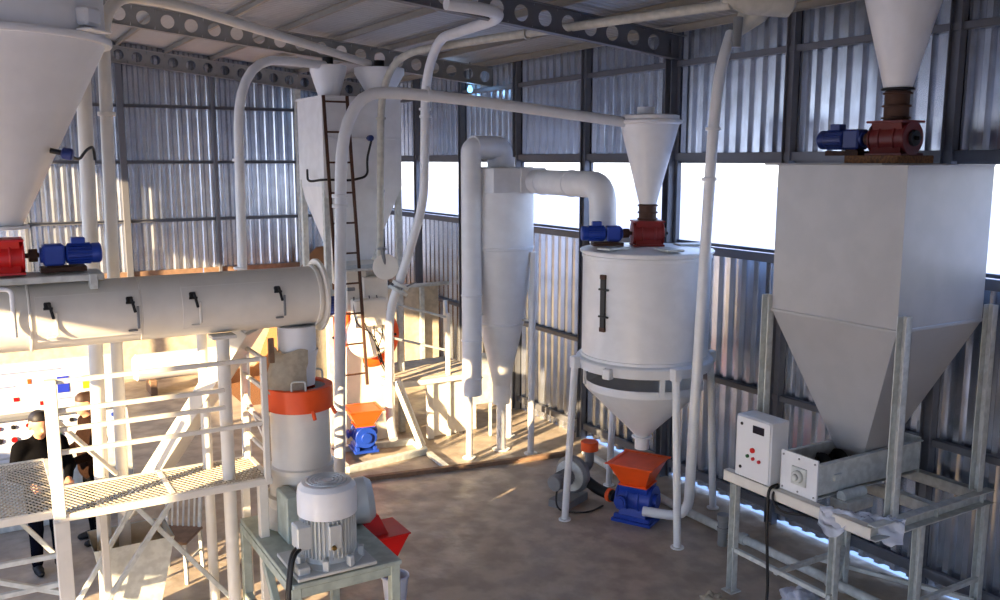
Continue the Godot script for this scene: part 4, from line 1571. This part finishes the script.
	lathe(st, [Vector2(.47, 3.03), Vector2(.478, 3.04), Vector2(.478, 3.07), Vector2(.47, 3.08)], xf, 40)
	lathe(st, [Vector2(.322, 1.91), Vector2(.335, 1.92), Vector2(.338, 1.95), Vector2(.33, 1.96)], xf, 40)
	part("seam", st, M.white, cb)
	st = S()
	lathe(st, [Vector2(0, 1.0), Vector2(.13, 1.0), Vector2(.13, .72), Vector2(.07, .72), Vector2(.07, 0)], xf, 24)
	disc(st, c + V(0, .01, 0), Vector3.UP, .13, .02)
	part("outlet_pipe", st, M.white, t)
	# top elbow and down duct
	st = S()
	lathe(st, [Vector2(.2, 4.2), Vector2(.2, 4.34)], xf, 24)
	tube(st, rounded([c + V(.0, 4.25, 0), c + V(0, 4.47, 0), c + V(-.52, 4.47, .1)], .12), .165, 20)
	part("top_elbow", st, M.white, t)
	st = S()
	tube(st, rounded([c + V(-.4, 4.47, .1), c + V(-.56, 4.47, .12), c + V(-.56, 4.3, .12), c + V(-.56, .95, .12)], .08), .142, 24)
	part("down_duct", st, M.white, t)
	for y in [1.75, 2.4, 1.2]:
		st = S()
		disc(st, c + V(-.56, y, .12), Vector3.UP, .154, .02, 24)
		part("duct_band", st, M.white, t)
	st = S()
	box(st, c + V(-.15, 4.02, .36), V(.55, .34, .3), .008)
	loft(st, [c.x + .2, c.z + .35, .2, .2, 3.85], [c.x + .2, c.z + .35, .2, .2, 4.19])
	part("inlet_box", st, M.white, t)
	for f in [V(6.06, 0, -11.1), V(6.93, 0, -10.8), V(7.1, 0, -11.7)]:
		st = S()
		rod(st, f, V(f.x + .02, 3.0, f.z), .048, 16)
		disc(st, f + V(0, .01, 0), Vector3.UP, .1, .02)
		part("leg", st, M.white, t)
	for e in [[V(6.08, 2.1, -11.1), V(6.34, 2.1, -11.15)], [V(6.94, 2.0, -10.8), V(6.84, 2.0, -10.95)]]:
		st = S()
		rod(st, e[0], e[1], .015, 8)
		part("stay", st, M.stand, t)
	# big duct to the round tank
	t = thing("air_duct", "wide white air duct from the tall cyclone bending down onto the round tank", "duct", V(7.0, 3.99, -10.9))
	st = S()
	tube(st, rounded([V(6.92, 4.0, -10.95), V(6.68, 4.0, -8.83), V(6.68, 3.3, -8.8)], .25), .165, 24)
	part("duct_run", st, M.white, t)
	for z in [-10.4, -9.6]:
		st = S()
		disc(st, V(6.92 + (z + 10.95) * -.113, 4.0, z), V(-.113, 0, 1), .176, .025, 24)
		part("duct_band", st, M.white, t)
	# bay of sawdust in the far corner
	t = thing("storage_bay", "tan sheet partition closing off the sawdust bay in the far corner", "partition", V(6.6, 0, -15.5))
	for k in 4:
		st = S()
		box(st, V(5.2 + k * .74, .95, -15.5), V(.73, 1.9, .05), .005)
		part("panel", st, M.tan, t)
	st = S()
	bar(st, V(4.83, 1.93, -15.5), V(8.0, 1.93, -15.5), .1, .06)
	part("top_rail", st, M.stand, t)
	for x in [4.9, 6.2, 7.4]:
		st = S()
		box(st, V(x, .95, -15.42), V(.08, 1.9, .08), .005)
		part("post", st, M.stand, t)
	t = thing("sawdust_heap", "brown heap of sawdust piled against the back wall", "sawdust", V(6.2, 0, -17.4))
	t.set_meta("kind", "stuff")
	st = S()
	smooth(st)
	var f := FastNoiseLite.new()
	f.seed = 2
	f.frequency = .9
	var g := []
	for i in 39:
		var row := []
		for j in 33:
			var x := 4.0 + i * .1
			var z := -18.6 + j * .095
			var d := Vector2((x - 6.4) / 1.4, (z + 18.1) / 1.9).length()
			row.append(V(x, max(0.0, 2.5 * (1.0 - pow(d, 1.6)) + .12 * f.get_noise_2d(x * 2, z * 2)), z))
		g.append(row)
	for i in 38:
		for j in 32: quad(st, g[i][j], g[i][j + 1], g[i + 1][j + 1], g[i + 1][j])
	part("heap", st, M.sawdust, t)
	t = thing("white_cylinder", "white horizontal cylinder lying on blocks by the back wall", "tank", V(3.2, 0, -17.4))
	st = S()
	lathe(st, [Vector2(0, -.8), Vector2(.2, -.8), Vector2(.25, -.75), Vector2(.25, .75), Vector2(.2, .8), Vector2(0, .8)], upto(V(3.25, .5, -17.4), Vector3.RIGHT), 28)
	part("shell", st, M.white, t)
	for x in [2.75, 3.75]:
		st = S()
		box(st, V(x, .14, -17.4), V(.12, .28, .5), .008)
		part("block", st, M.plank, t)
	# angle iron laid on the floor
	t = thing("floor_angle", "long steel edging bar lying across the floor before the cyclone's feet", "bar", V(5.9, 0, -10.75))
	st = S()
	bar(st, V(4.3, .03, -11.0), V(7.35, .03, -10.45), .09, .06)
	part("bar_body", st, M.plank, t)
	t = thing("floor_angle", "short steel bar joining the skid to the long edging bar", "bar", V(5.55, 0, -11.2))
	st = S()
	bar(st, V(5.6, .03, -11.5), V(5.55, .03, -10.85), .08, .06)
	part("bar_body", st, M.stand, t)
# ------------------------------------------------------------------
func _ready():
	var cam := Camera3D.new()
	cam.position = V(0, 4.3, 0)
	cam.rotation_degrees = V(-8.842, -30.66, 0)
	cam.fov = rad_to_deg(2 * atan(300.0 / 900.0))
	cam.near = .05
	cam.far = 400
	add_child(cam)
	cam.current = true
	var env := Environment.new()
	env.background_mode = Environment.BG_SKY
	var sm := ProceduralSkyMaterial.new()
	sm.sky_top_color = Color(.50, .64, .88)
	sm.sky_horizon_color = Color(.88, .92, .97)
	sm.ground_horizon_color = Color(.80, .80, .80)
	sm.ground_bottom_color = Color(.6, .6, .6)
	sm.energy_multiplier = 1.0
	var sky := Sky.new()
	sky.sky_material = sm
	env.sky = sky
	env.tonemap_mode = Environment.TONE_MAPPER_LINEAR
	env.tonemap_exposure = 6.2
	env.sdfgi_enabled = true
	env.ssao_enabled = true
	env.ssil_enabled = true
	var we := WorldEnvironment.new()
	we.environment = env
	add_child(we)
	var sun := DirectionalLight3D.new()
	add_child(sun)
	sun.look_at_from_position(Vector3.ZERO, V(1, -.3, -.45))
	sun.light_color = Color(1.0, .87, .68)
	sun.light_energy = 1.3
	sun.light_angular_distance = .6
	sun.shadow_enabled = true
	materials()
	hall()
	left_side()
	round_tank()
	square_hopper()
	middle()
	pipes()
